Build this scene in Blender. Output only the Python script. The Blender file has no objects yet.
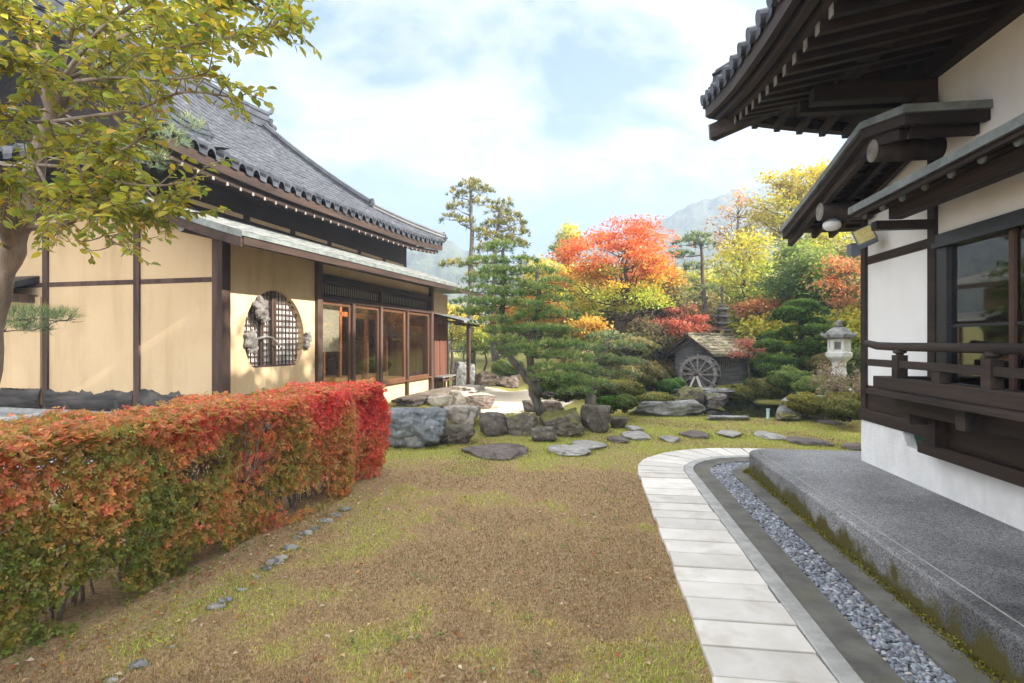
import bpy, math, random
import numpy as np
from mathutils import Vector, Matrix, noise as mnoise

R = math.radians
scn = bpy.context.scene
col = scn.collection
F = 550.0
CAMZ = 1.6

# ------------------------------------------------------------------ camera, world, sun, exposure
cd = bpy.data.cameras.new('camera'); cam = bpy.data.objects.new('camera', cd); col.objects.link(cam)
cam.location = (0, 0, CAMZ); cam.rotation_euler = (R(90), 0, 0)
cd.lens = F / 1024 * 36; cd.sensor_width = 36; cd.clip_start = .05; cd.clip_end = 3000
scn.camera = cam

SUN_AZ = math.atan2(.95, -.31)      # clockwise from +Y
SUN_EL = R(28)
world = bpy.data.worlds.new('World'); scn.world = world; world.use_nodes = True
nt = world.node_tree; nt.nodes.clear()
def N(t, kind, **kw):
    n = t.nodes.new(kind)
    for k, v in kw.items():
        if k.startswith('i_'): n.inputs[k[2:].replace('_', ' ')].default_value = v
        else: setattr(n, k, v)
    return n
out = N(nt, 'ShaderNodeOutputWorld'); bg = N(nt, 'ShaderNodeBackground'); bg.inputs[1].default_value = .1
sky = N(nt, 'ShaderNodeTexSky', sky_type='NISHITA', sun_disc=False, sun_elevation=SUN_EL, sun_rotation=SUN_AZ,
        air_density=1.0, dust_density=.6, ozone_density=1.5)
tc = N(nt, 'ShaderNodeTexCoord')
mp = N(nt, 'ShaderNodeMapping'); mp.inputs['Scale'].default_value = (1, 1, 2.1); mp.inputs['Location'].default_value = (2.35, .42, .3)
n1 = N(nt, 'ShaderNodeTexNoise'); n1.inputs['Scale'].default_value = 2.3; n1.inputs['Detail'].default_value = 7; n1.inputs['Roughness'].default_value = .58; n1.inputs['Distortion'].default_value = .25
rp = N(nt, 'ShaderNodeValToRGB'); rp.color_ramp.elements[0].position = .455; rp.color_ramp.elements[1].position = .56
n2 = N(nt, 'ShaderNodeTexNoise'); n2.inputs['Scale'].default_value = 2.6; n2.inputs['Detail'].default_value = 5
rp2 = N(nt, 'ShaderNodeValToRGB')
rp2.color_ramp.elements[0].position = .3; rp2.color_ramp.elements[0].color = (2.0, 2.3, 2.75, 1)
rp2.color_ramp.elements[1].position = .7; rp2.color_ramp.elements[1].color = (3.05, 3.12, 3.2, 1)
# blue gaps: the Nishita sky, lifted by thin veil cloud
veil = N(nt, 'ShaderNodeMix', data_type='RGBA'); veil.inputs[0].default_value = .8; veil.inputs[7].default_value = (.62, 1.08, 2.15, 1)
mx = N(nt, 'ShaderNodeMix', data_type='RGBA')
# brighter cloud added overhead, out of view, as fill light
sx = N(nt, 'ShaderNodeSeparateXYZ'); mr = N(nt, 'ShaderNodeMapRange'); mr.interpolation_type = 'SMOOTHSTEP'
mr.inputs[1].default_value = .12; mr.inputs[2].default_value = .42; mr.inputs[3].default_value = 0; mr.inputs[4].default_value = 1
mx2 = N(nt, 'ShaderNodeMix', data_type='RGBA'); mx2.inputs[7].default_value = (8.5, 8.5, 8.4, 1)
L = nt.links.new
L(tc.outputs['Generated'], mp.inputs[0]); L(mp.outputs[0], n1.inputs[0]); L(mp.outputs[0], n2.inputs[0])
L(n1.outputs[0], rp.inputs[0]); L(n2.outputs[0], rp2.inputs[0])
L(sky.outputs[0], veil.inputs[6]); L(veil.outputs[2], mx.inputs[6]); L(rp2.outputs[0], mx.inputs[7]); L(rp.outputs[0], mx.inputs[0])
# (the added fill also brightens the unseen sky behind the camera)
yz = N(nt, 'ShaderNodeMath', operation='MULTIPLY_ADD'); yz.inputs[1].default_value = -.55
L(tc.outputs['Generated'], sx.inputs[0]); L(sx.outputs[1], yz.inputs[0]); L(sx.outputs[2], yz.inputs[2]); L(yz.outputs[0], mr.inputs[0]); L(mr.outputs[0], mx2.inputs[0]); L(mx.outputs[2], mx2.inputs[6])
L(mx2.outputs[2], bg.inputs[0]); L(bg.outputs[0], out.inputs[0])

sd = bpy.data.lights.new('sun', 'SUN'); sd.energy = 5.0; sd.angle = R(.6); sd.color = (1, .93, .82)
sun = bpy.data.objects.new('sun', sd); col.objects.link(sun)
sdir = Vector((math.sin(SUN_AZ) * math.cos(SUN_EL), math.cos(SUN_AZ) * math.cos(SUN_EL), math.sin(SUN_EL)))
sun.rotation_euler = sdir.to_track_quat('Z', 'Y').to_euler(); sun.location = (0, 0, 40)
vs = scn.view_settings
vs.view_transform = 'Standard'; vs.look = 'None'; vs.gamma = 1; vs.use_curve_mapping = False; vs.exposure = 1.84
scn.cycles.max_bounces = 7; scn.cycles.transparent_max_bounces = 12; scn.cycles.volume_bounces = 0
scn.cycles.diffuse_bounces = 4; scn.cycles.glossy_bounces = 3

rng = np.random.default_rng(7)
random.seed(7)

# ------------------------------------------------------------------ helpers
def at(px, py, Y):
    return Vector(((px - 512) / F * Y, Y, CAMZ - (py - 341.5) / F * Y))
def sstep(a, b, x):
    t = np.clip((np.asarray(x, float) - a) / (b - a), 0, 1); return t * t * (3 - 2 * t)

def link(o, parent=None):
    col.objects.link(o)
    if parent is not None: o.parent = parent
    return o
def tag(o, label=None, cat=None, group=None, kind=None):
    if label: o['label'] = label
    if cat: o['category'] = cat
    if group: o['group'] = group
    if kind: o['kind'] = kind
    return o
def thing(name, label, cat, loc=(0, 0, 0), rz=0, group=None):
    o = bpy.data.objects.new(name, None); o.location = loc; o.rotation_euler = (0, 0, rz); o.empty_display_size = .2
    link(o); return tag(o, label, cat, group)

class MB:
    def __init__(s): s.v = []; s.f = []; s.smooth = False
    def add(s, vs_, fs):
        b = len(s.v); s.v += [tuple(v) for v in vs_]; s.f += [tuple(i + b for i in f) for f in fs]; return s
    def box(s, x0, x1, y0, y1, z0, z1):
        return s.add([(x0,y0,z0),(x1,y0,z0),(x1,y1,z0),(x0,y1,z0),(x0,y0,z1),(x1,y0,z1),(x1,y1,z1),(x0,y1,z1)],
                     [(0,3,2,1),(4,5,6,7),(0,1,5,4),(1,2,6,5),(2,3,7,6),(3,0,4,7)])
    def beam(s, a, b, w, h, up=(0,0,1)):
        a = Vector(a); b = Vector(b); d = (b - a).normalized(); up = Vector(up)
        r = d.cross(up).normalized(); u = r.cross(d).normalized()
        P = []
        for c in (a, b):
            for (i, j) in ((-1,-1),(1,-1),(1,1),(-1,1)): P.append(c + r * (i*w/2) + u * (j*h/2))
        return s.add(P, [(0,3,2,1),(4,5,6,7),(0,1,5,4),(1,2,6,5),(2,3,7,6),(3,0,4,7)])
    def tube(s, pts, rad, n=8, cap=True):
        pts = [Vector(p) for p in pts]
        if not hasattr(rad, '__len__'): rad = [rad] * len(pts)
        prev = None; V = []; Fs = []
        for i, p in enumerate(pts):
            d = (pts[min(i+1, len(pts)-1)] - pts[max(i-1, 0)])
            if d.length < 1e-9: d = Vector((0,0,1))
            d.normalize()
            if prev is None:
                ref = Vector((0,0,1)) if abs(d.z) < .9 else Vector((1,0,0))
                r = d.cross(ref).normalized()
            else:
                r = (prev - d * prev.dot(d))
                r = r.normalized() if r.length > 1e-6 else d.orthogonal().normalized()
            prev = r; u = d.cross(r)
            for k in range(n):
                a = 2*math.pi*k/n; V.append(p + (r*math.cos(a) + u*math.sin(a)) * rad[i])
        for i in range(len(pts)-1):
            for k in range(n):
                k2 = (k+1) % n; Fs.append((i*n+k, i*n+k2, (i+1)*n+k2, (i+1)*n+k))
        if cap:
            Fs.append(tuple(range(n-1, -1, -1))); Fs.append(tuple((len(pts)-1)*n + k for k in range(n)))
        return s.add(V, Fs)
    def lathe(s, prof, n=24, c=(0,0,0)):
        V = []; Fs = []
        for (r, z) in prof:
            for k in range(n):
                a = 2*math.pi*k/n; V.append((c[0]+r*math.cos(a), c[1]+r*math.sin(a), c[2]+z))
        for i in range(len(prof)-1):
            for k in range(n):
                k2 = (k+1) % n; Fs.append((i*n+k, i*n+k2, (i+1)*n+k2, (i+1)*n+k))
        Fs.append(tuple(range(n-1,-1,-1))); Fs.append(tuple((len(prof)-1)*n+k for k in range(n)))
        return s.add(V, Fs)
    def prism(s, poly, axis, a, b):
        """poly: 2D points; axis 0/1/2 extruded from a to b; the other two coords in order"""
        def mk(p, t):
            q = [p[0], p[1]]; q.insert(axis, t); return tuple(q)
        n = len(poly); V = [mk(p, a) for p in poly] + [mk(p, b) for p in poly]
        Fs = [tuple(range(n))[::-1], tuple(range(n, 2*n))] + [(i, (i+1) % n, n + (i+1) % n, n + i) for i in range(n)]
        return s.add(V, Fs)
    def grid(s, P):
        """P[i][j] points"""
        m = len(P); n = len(P[0])
        return s.add([p for row in P for p in row], [(i*n+j, i*n+j+1, (i+1)*n+j+1, (i+1)*n+j) for i in range(m-1) for j in range(n-1)])
    def build(s, name, mat, parent=None, smooth=False, bevel=0, fixn=True):
        me = bpy.data.meshes.new(name); me.from_pydata(s.v, [], s.f)
        if fixn:
            import bmesh
            bm = bmesh.new(); bm.from_mesh(me); bmesh.ops.recalc_face_normals(bm, faces=bm.faces); bm.to_mesh(me); bm.free()
        me.materials.append(mat)
        if smooth: me.polygons.foreach_set('use_smooth', [True] * len(me.polygons))
        o = bpy.data.objects.new(name, me); link(o, parent)
        if bevel:
            b = o.modifiers.new('bevel', 'BEVEL'); b.width = bevel; b.segments = 2; b.limit_method = 'ANGLE'
        return o

def np_mesh(name, V, Q, mat, cols=None, parent=None, smooth=False):
    """V (n,3), Q (m,k) faces; cols (n,3)"""
    V = np.ascontiguousarray(V, np.float32); Q = np.ascontiguousarray(Q, np.int32)
    me = bpy.data.meshes.new(name); k = Q.shape[1]
    me.vertices.add(len(V)); me.vertices.foreach_set('co', V.ravel())
    me.loops.add(Q.size); me.loops.foreach_set('vertex_index', Q.ravel())
    me.polygons.add(len(Q)); me.polygons.foreach_set('loop_start', np.arange(0, Q.size, k, dtype=np.int32))
    me.polygons.foreach_set('loop_total', np.full(len(Q), k, np.int32))
    if smooth: me.polygons.foreach_set('use_smooth', np.ones(len(Q), bool))
    me.update(calc_edges=True)
    if cols is not None:
        a = me.color_attributes.new('col', 'FLOAT_COLOR', 'POINT')
        c = np.ones((len(V), 4), np.float32); c[:, :3] = cols; a.data.foreach_set('color', c.ravel())
    me.materials.append(mat)
    o = bpy.data.objects.new(name, me); return link(o, parent)

# ------------------------------------------------------------------ materials
def newmat(name):
    m = bpy.data.materials.new(name); m.use_nodes = True; t = m.node_tree
    return m, t, t.nodes['Principled BSDF'], t.links.new
def nmat(name, c1, c2, scale=6, rough=.8, bump=.15, bscale=None, stretch=(1,1,1), ramp=(.35,.65), c3=None, s3=1.2, r3=(.55,.7), spec=.3, coords='Object', dist=.01, metal=0):
    m, t, p, L = newmat(name)
    tc = N(t, 'ShaderNodeTexCoord'); mp = N(t, 'ShaderNodeMapping'); mp.inputs['Scale'].default_value = stretch
    L(tc.outputs[coords], mp.inputs[0])
    n = N(t, 'ShaderNodeTexNoise'); n.inputs['Scale'].default_value = scale; n.inputs['Detail'].default_value = 9; n.inputs['Roughness'].default_value = .62
    L(mp.outputs[0], n.inputs[0])
    r = N(t, 'ShaderNodeValToRGB'); r.color_ramp.elements[0].position = ramp[0]; r.color_ramp.elements[1].position = ramp[1]
    r.color_ramp.elements[0].color = (*c1, 1); r.color_ramp.elements[1].color = (*c2, 1)
    L(n.outputs[0], r.inputs[0]); outc = r.outputs[0]
    if c3:
        n3 = N(t, 'ShaderNodeTexNoise'); n3.inputs['Scale'].default_value = s3; n3.inputs['Detail'].default_value = 6
        L(tc.outputs[coords], n3.inputs[0])
        r3n = N(t, 'ShaderNodeMapRange'); r3n.inputs[1].default_value = r3[0]; r3n.inputs[2].default_value = r3[1]
        L(n3.outputs[0], r3n.inputs[0])
        mx = N(t, 'ShaderNodeMix', data_type='RGBA'); mx.inputs[7].default_value = (*c3, 1)
        L(r3n.outputs[0], mx.inputs[0]); L(outc, mx.inputs[6]); outc = mx.outputs[2]
    L(outc, p.inputs['Base Color'])
    p.inputs['Roughness'].default_value = rough; p.inputs['Specular IOR Level'].default_value = spec; p.inputs['Metallic'].default_value = metal
    if bump:
        nb = N(t, 'ShaderNodeTexNoise'); nb.inputs['Scale'].default_value = bscale or scale * 2; nb.inputs['Detail'].default_value = 8; nb.inputs['Roughness'].default_value = .65
        L(mp.outputs[0], nb.inputs[0])
        b = N(t, 'ShaderNodeBump'); b.inputs['Strength'].default_value = bump; b.inputs['Distance'].default_value = dist * 3
        L(nb.outputs[0], b.inputs['Height']); L(b.outputs[0], p.inputs['Normal'])
    return m
def leafmat(name, trans=.4, rough=.5, spec=.3):
    m, t, p, L = newmat(name)
    a = N(t, 'ShaderNodeAttribute', attribute_name='col')
    L(a.outputs['Color'], p.inputs['Base Color']); p.inputs['Roughness'].default_value = rough; p.inputs['Specular IOR Level'].default_value = spec
    if trans:
        tr = N(t, 'ShaderNodeBsdfTranslucent'); mx = N(t, 'ShaderNodeMixShader'); mx.inputs[0].default_value = trans
        hs = N(t, 'ShaderNodeHueSaturation'); hs.inputs['Saturation'].default_value = 1.1; hs.inputs['Value'].default_value = 1.5
        L(a.outputs['Color'], hs.inputs['Color']); L(hs.outputs[0], tr.inputs[0])
        L(p.outputs[0], mx.inputs[1]); L(tr.outputs[0], mx.inputs[2])
        L(mx.outputs[0], t.nodes['Material Output'].inputs[0])
    return m
def rockmat(name, c1, c2, moss=(.10, .12, .03), amount=.5, scale=4, lich=(.42, .42, .40)):
    m, t, p, L = newmat(name)
    tc = N(t, 'ShaderNodeTexCoord'); g = N(t, 'ShaderNodeNewGeometry')
    n = N(t, 'ShaderNodeTexNoise'); n.inputs['Scale'].default_value = scale; n.inputs['Detail'].default_value = 10; n.inputs['Roughness'].default_value = .68
    L(g.outputs['Position'], n.inputs[0])
    r = N(t, 'ShaderNodeValToRGB'); r.color_ramp.elements[0].position = .33; r.color_ramp.elements[1].position = .66
    r.color_ramp.elements[0].color = (*c1, 1); r.color_ramp.elements[1].color = (*c2, 1); L(n.outputs[0], r.inputs[0])
    n4 = N(t, 'ShaderNodeTexNoise'); n4.inputs['Scale'].default_value = scale * 4.5; n4.inputs['Detail'].default_value = 5; L(g.outputs['Position'], n4.inputs[0])
    ml = N(t, 'ShaderNodeMapRange'); ml.inputs[1].default_value = .6; ml.inputs[2].default_value = .7; ml.inputs[4].default_value = .55; L(n4.outputs[0], ml.inputs[0])
    mxl = N(t, 'ShaderNodeMix', data_type='RGBA'); mxl.inputs[7].default_value = (*lich, 1); L(ml.outputs[0], mxl.inputs[0]); L(r.outputs[0], mxl.inputs[6])
    sx = N(t, 'ShaderNodeSeparateXYZ'); L(g.outputs['Normal'], sx.inputs[0])
    n2 = N(t, 'ShaderNodeTexNoise'); n2.inputs['Scale'].default_value = 3.2; n2.inputs['Detail'].default_value = 7; L(g.outputs['Position'], n2.inputs[0])
    ad = N(t, 'ShaderNodeMath', operation='MULTIPLY_ADD'); ad.inputs[1].default_value = .35; L(sx.outputs[2], ad.inputs[0]); L(n2.outputs[0], ad.inputs[2])
    mm = N(t, 'ShaderNodeMapRange'); mm.inputs[1].default_value = 1.0 - amount * .55; mm.inputs[2].default_value = 1.22 - amount * .5; mm.inputs[4].default_value = .85; L(ad.outputs[0], mm.inputs[0])
    mx = N(t, 'ShaderNodeMix', data_type='RGBA'); mx.inputs[7].default_value = (*moss, 1); L(mm.outputs[0], mx.inputs[0]); L(mxl.outputs[2], mx.inputs[6])
    L(mx.outputs[2], p.inputs['Base Color']); p.inputs['Roughness'].default_value = .85; p.inputs['Specular IOR Level'].default_value = .25
    b = N(t, 'ShaderNodeBump'); b.inputs['Strength'].default_value = .8; b.inputs['Distance'].default_value = .035
    # fracture lines
    vo = N(t, 'ShaderNodeTexVoronoi', feature='DISTANCE_TO_EDGE'); vo.inputs['Scale'].default_value = 3.4
    wp = N(t, 'ShaderNodeVectorMath', operation='MULTIPLY_ADD'); wp.inputs[1].default_value = (.5, .5, .5); L(n.outputs['Color'], wp.inputs[0]); L(g.outputs['Position'], wp.inputs[2]); L(wp.outputs[0], vo.inputs['Vector'])
    cr = N(t, 'ShaderNodeMapRange'); cr.inputs[1].default_value = 0; cr.inputs[2].default_value = .035; L(vo.outputs['Distance'], cr.inputs[0])
    hm = N(t, 'ShaderNodeMath', operation='MULTIPLY_ADD'); hm.inputs[1].default_value = .5; L(cr.outputs[0], hm.inputs[0]); L(n.outputs[0], hm.inputs[2])
    hm2 = N(t, 'ShaderNodeMath', operation='MULTIPLY_ADD'); hm2.inputs[1].default_value = .35; L(n4.outputs[0], hm2.inputs[0]); L(hm.outputs[0], hm2.inputs[2])
    L(hm2.outputs[0], b.inputs['Height']); L(b.outputs[0], p.inputs['Normal'])
    return m

M = {}
M['hall_wood'] = nmat('dark_stained_wood', (.010,.006,.005), (.042,.024,.017), 5, .62, .3, 14, (1,.12,1), spec=.35)
M['hall_wood_x'] = nmat('dark_stained_wood_cross', (.010,.006,.005), (.040,.023,.016), 5, .62, .3, 14, (.12,1,1), spec=.35)
M['hall_rail'] = nmat('weathered_dark_wood', (.014,.010,.009), (.062,.043,.035), 6, .7, .35, 20, (1,.08,1), spec=.3)
M['log_end'] = nmat('log_end_grain', (.17,.16,.145), (.30,.285,.265), 14, .8, .2)
M['plaster'] = nmat('white_plaster', (.83,.825,.815), (.87,.865,.86), 2.5, .9, .06, 60)
M['rough_plaster'] = nmat('rough_white_plaster', (.76,.76,.76), (.85,.85,.85), 5, .92, .5, 45, dist=.006)
M['ochre'] = nmat('ochre_clay_plaster', (.58,.425,.255), (.66,.495,.305), 1.6, .93, .12, 70, c3=(.53,.38,.22), s3=.8, r3=(.5,.8))
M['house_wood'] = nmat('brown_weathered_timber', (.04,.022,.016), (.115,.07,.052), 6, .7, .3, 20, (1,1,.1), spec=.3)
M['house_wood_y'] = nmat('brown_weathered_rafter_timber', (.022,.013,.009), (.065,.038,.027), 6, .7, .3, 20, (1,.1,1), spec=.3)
M['red_boards'] = nmat('reddish_cedar_boards', (.10,.04,.026), (.19,.08,.05), 5, .65, .25, 20, (3,3,.1), spec=.3)
M['door_wood'] = nmat('varnished_door_wood', (.09,.042,.022), (.17,.08,.042), 5, .4, .15, 20, (3,3,.12), spec=.5)
M['charred'] = nmat('charred_log', (.018,.016,.016), (.10,.09,.085), 4, .8, .7, 9, (.35,.35,2.2), c3=(.16,.14,.13), s3=3, r3=(.6,.75))
M['tile'] = nmat('smoked_clay_tile', (.022,.024,.03), (.07,.074,.088), 3.5, .45, .12, 30, spec=.32, c3=(.17,.17,.17), s3=5, r3=(.62,.85))
M['tile_end'] = nmat('tile_end_grey', (.14,.145,.15), (.3,.3,.3), 5, .5, .1)
M['copper'] = nmat('weathered_copper_sheet', (.12,.13,.127), (.25,.26,.25), 5, .5, .15, 20, c3=(.13,.115,.10), s3=2.5, r3=(.6,.75), spec=.5)
M['copper_dark'] = nmat('patinated_copper_edge', (.10,.115,.11), (.20,.225,.215), 7, .5, .12, 20, c3=(.10,.08,.06), s3=6, r3=(.62,.72), spec=.5)
M['granite'] = nmat('pale_granite_slab', (.56,.53,.49), (.68,.65,.61), 3, .8, .2, 60, c3=(.46,.42,.37), s3=5, r3=(.55,.8))
def per_slab(m, lo=.82, hi=1.08):
    t = m.node_tree; p = t.nodes['Principled BSDF']; L = t.links.new; src = p.inputs['Base Color'].links[0].from_socket
    g = N(t, 'ShaderNodeNewGeometry'); r = N(t, 'ShaderNodeMapRange'); r.inputs[3].default_value = lo; r.inputs[4].default_value = hi; L(g.outputs['Random Per Island'], r.inputs[0])
    h = N(t, 'ShaderNodeHueSaturation'); L(src, h.inputs['Color']); L(r.outputs[0], h.inputs['Value']); L(h.outputs[0], p.inputs['Base Color'])
per_slab(M['granite'])
M['kerb'] = nmat('granite_kerb', (.26,.26,.25), (.40,.40,.385), 9, .8, .2, 70)
M['gutter'] = nmat('damp_gutter_concrete', (.085,.082,.075), (.155,.15,.135), 4, .85, .25, 40, c3=(.10,.095,.045), s3=2.2, r3=(.55,.8))
def weather(m, colour, amount, sxy=6.0, sz=.5):
    t = m.node_tree; p = t.nodes['Principled BSDF']; L = t.links.new; src = p.inputs['Base Color'].links[0].from_socket
    tc = N(t, 'ShaderNodeTexCoord'); mp = N(t, 'ShaderNodeMapping'); mp.inputs['Scale'].default_value = (sxy, sxy, sz); L(tc.outputs['Object'], mp.inputs[0])
    n = N(t, 'ShaderNodeTexNoise'); n.inputs['Scale'].default_value = 1.6; n.inputs['Detail'].default_value = 7; n.inputs['Roughness'].default_value = .6; L(mp.outputs[0], n.inputs[0])
    r = N(t, 'ShaderNodeMapRange'); r.inputs[1].default_value = .5; r.inputs[2].default_value = .75; r.inputs[4].default_value = amount; L(n.outputs[0], r.inputs[0])
    x = N(t, 'ShaderNodeMix', data_type='RGBA'); x.inputs[7].default_value = (*colour, 1); L(r.outputs[0], x.inputs[0]); L(src, x.inputs[6]); L(x.outputs[2], p.inputs['Base Color'])
weather(M['ochre'], (.44, .30, .165), .6, 1.8, .35); weather(M['plaster'], (.72, .71, .68), .4, 2.5, .5); weather(M['rough_plaster'], (.58, .57, .54), .45, 5, 1.5)
M['paper'] = nmat('shoji_paper', (.62,.62,.60), (.72,.71,.69), 2, .9, 0)
M['carving'] = nmat('weathered_wood_carving', (.11,.10,.092), (.27,.25,.235), 9, .85, .5, 25)
M['thatch'] = nmat('weathered_shingle', (.14,.12,.085), (.27,.24,.17), 9, .9, .6, 40, (1,1,3), c3=(.14,.15,.06), s3=2.5, r3=(.52,.7))
M['grey_wood'] = nmat('silver_grey_boards', (.13,.12,.115), (.28,.265,.255), 6, .85, .35, 18, (.3,.3,2.5))
M['mill_wood'] = nmat('dark_blue_grey_boards', (.085,.085,.092), (.19,.19,.20), 6, .85, .35, 18, (.3,.3,2.5))
M['lantern'] = nmat('pale_granite_lantern', (.55,.55,.54), (.70,.70,.68), 10, .85, .3, 50)
M['lantern_cap'] = nmat('weathered_lantern_cap', (.12,.12,.12), (.28,.28,.275), 8, .9, .4, 40)
M['pagoda'] = nmat('dark_pagoda_stone', (.08,.075,.07), (.19,.18,.165), 8, .9, .4, 30)
M['bark'] = nmat('tree_bark', (.07,.05,.038), (.17,.13,.10), 8, .9, .6, 16, (1,1,.3))
M['bark_dark'] = nmat('dark_tree_bark', (.035,.027,.022), (.10,.078,.062), 8, .9, .6, 16, (1,1,.3))
M['bark_pine'] = nmat('pine_bark', (.07,.06,.053), (.19,.168,.15), 9, .9, .7, 14, (1,1,.4))
M['bark_pale'] = nmat('smooth_mottled_bark', (.13,.10,.075), (.30,.24,.19), 7, .8, .6, 22, (1,1,.35), c3=(.38,.33,.28), s3=4, r3=(.55,.65))
M['twig'] = nmat('grey_hedge_twig', (.11,.085,.07), (.25,.21,.18), 20, .85, .2)
M['gravel'] = nmat('pale_sandy_gravel', (.56,.49,.38), (.70,.63,.51), 30, .95, .5, 120)
M['yard'] = nmat('grey_yard_gravel', (.24,.25,.26), (.38,.39,.40), 40, .95, .5, 120)
M['leaf'] = leafmat('leaf', .42, .5, .3)
M['needle'] = leafmat('pine_needle', .22, .6, .2)
M['grass'] = leafmat('grass_blade', .25, .75, .15)
M['pebble'] = leafmat('river_pebble', 0, .5, .4)
M['white_metal'] = nmat('white_enamel', (.72,.72,.72), (.78,.78,.78), 6, .4, 0, spec=.5)
M['grey_metal'] = nmat('painted_grey_metal', (.10,.13,.16), (.14,.17,.20), 8, .45, .05, spec=.5)
M['black_metal'] = nmat('black_aluminium', (.018,.02,.024), (.03,.033,.04), 8, .35, .03, spec=.5)
M['green_vent'] = nmat('green_vent_mesh', (.012,.06,.035), (.025,.10,.06), 30, .6, .2)
M['pipe'] = nmat('pale_green_pipe', (.30,.44,.42), (.40,.55,.52), 10, .5, .05, spec=.4)
M['amber'] = nmat('honey_wood_panel', (.50,.22,.05), (.66,.32,.09), 3, .45, .05, 10, (3,3,.2), spec=.5)
M['blind'] = nmat('woven_reed_blind', (.40,.34,.25), (.56,.49,.38), 30, .9, .2, 80, (.2,.2,4))
M['tatami'] = nmat('interior_floor', (.20,.12,.06), (.30,.19,.10), 6, .5, .05)
M['rock_grey'] = rockmat('grey_rock', (.13,.13,.13), (.34,.34,.33), amount=.25)
M['rock_blue'] = rockmat('blue_grey_boulder', (.085,.10,.115), (.22,.24,.255), amount=.02)
M['rock_brown'] = rockmat('brown_rock', (.09,.07,.058), (.25,.20,.165), amount=.3)
M['rock_streak'] = rockmat('pale_streaked_rock', (.12,.085,.07), (.50,.46,.41), amount=.0, scale=2.6)
M['rock_dark'] = rockmat('dark_rock', (.065,.054,.045), (.19,.165,.145), amount=.4)
M['rock_moss'] = rockmat('mossy_rock', (.08,.07,.055), (.20,.175,.14), (.15,.15,.03), .85)
M['rock_pale'] = rockmat('pale_rock', (.30,.27,.23), (.52,.48,.42), amount=.02)
M['step'] = rockmat('stepping_stone', (.20,.19,.18), (.38,.365,.35), amount=.05)
M['step_dark'] = rockmat('dark_stepping_stone', (.085,.07,.065), (.16,.135,.125), amount=.05, lich=(.2,.18,.17))

def aggregate():
    m, t, p, L = newmat('washed_aggregate_concrete')
    tc = N(t, 'ShaderNodeTexCoord'); v = N(t, 'ShaderNodeTexVoronoi'); v.inputs['Scale'].default_value = 130
    L(tc.outputs['Object'], v.inputs['Vector'])
    r = N(t, 'ShaderNodeValToRGB'); r.color_ramp.elements[0].color = (.08,.08,.085,1); r.color_ramp.elements[1].color = (.34,.34,.35,1)
    sx = N(t, 'ShaderNodeSeparateColor'); L(v.outputs['Color'], sx.inputs[0]); L(sx.outputs[0], r.inputs[0])
    n = N(t, 'ShaderNodeTexNoise'); n.inputs['Scale'].default_value = 1.1; n.inputs['Detail'].default_value = 6; L(tc.outputs['Object'], n.inputs[0])
    mr = N(t, 'ShaderNodeMapRange'); mr.inputs[1].default_value = .35; mr.inputs[2].default_value = .65; mr.inputs[3].default_value = .58; mr.inputs[4].default_value = 1.25; L(n.outputs[0], mr.inputs[0])
    # the near end of the slab is darker, with a ragged edge
    sp = N(t, 'ShaderNodeSeparateXYZ'); L(tc.outputs['Object'], sp.inputs[0])
    n5 = N(t, 'ShaderNodeTexNoise'); n5.inputs['Scale'].default_value = 2.4; n5.inputs['Detail'].default_value = 6; L(tc.outputs['Object'], n5.inputs[0])
    ma = N(t, 'ShaderNodeMath', operation='MULTIPLY_ADD'); ma.inputs[1].default_value = 1.1; L(n5.outputs[0], ma.inputs[0]); L(sp.outputs[1], ma.inputs[2])
    md = N(t, 'ShaderNodeMapRange'); md.inputs[1].default_value = 3.72; md.inputs[2].default_value = 3.95; md.inputs[3].default_value = .5; md.inputs[4].default_value = 1; L(ma.outputs[0], md.inputs[0])
    mu = N(t, 'ShaderNodeMath', operation='MULTIPLY'); L(mr.outputs[0], mu.inputs[0]); L(md.outputs[0], mu.inputs[1])
    hs = N(t, 'ShaderNodeHueSaturation'); L(r.outputs[0], hs.inputs['Color']); L(mu.outputs[0], hs.inputs['Value'])
    # moss creeping up the foot of the side face
    n2 = N(t, 'ShaderNodeTexNoise'); n2.inputs['Scale'].default_value = 6; n2.inputs['Detail'].default_value = 7; L(tc.outputs['Object'], n2.inputs[0])
    m2 = N(t, 'ShaderNodeMath', operation='MULTIPLY_ADD'); m2.inputs[1].default_value = -.42; L(n2.outputs[0], m2.inputs[0]); L(sp.outputs[2], m2.inputs[2])
    mm = N(t, 'ShaderNodeMapRange'); mm.inputs[1].default_value = -.03; mm.inputs[2].default_value = -.10; L(m2.outputs[0], mm.inputs[0])
    mx = N(t, 'ShaderNodeMix', data_type='RGBA'); mx.inputs[7].default_value = (.075,.065,.015,1)
    L(mm.outputs[0], mx.inputs[0]); L(hs.outputs[0], mx.inputs[6]); L(mx.outputs[2], p.inputs['Base Color'])
    p.inputs['Roughness'].default_value = .7; p.inputs['Specular IOR Level'].default_value = .35
    b = N(t, 'ShaderNodeBump'); b.inputs['Strength'].default_value = .5; b.inputs['Distance'].default_value = .006; b.invert = True
    L(v.outputs['Distance'], b.inputs['Height']); L(b.outputs[0], p.inputs['Normal'])
    return m
M['aggregate'] = aggregate()

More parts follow.
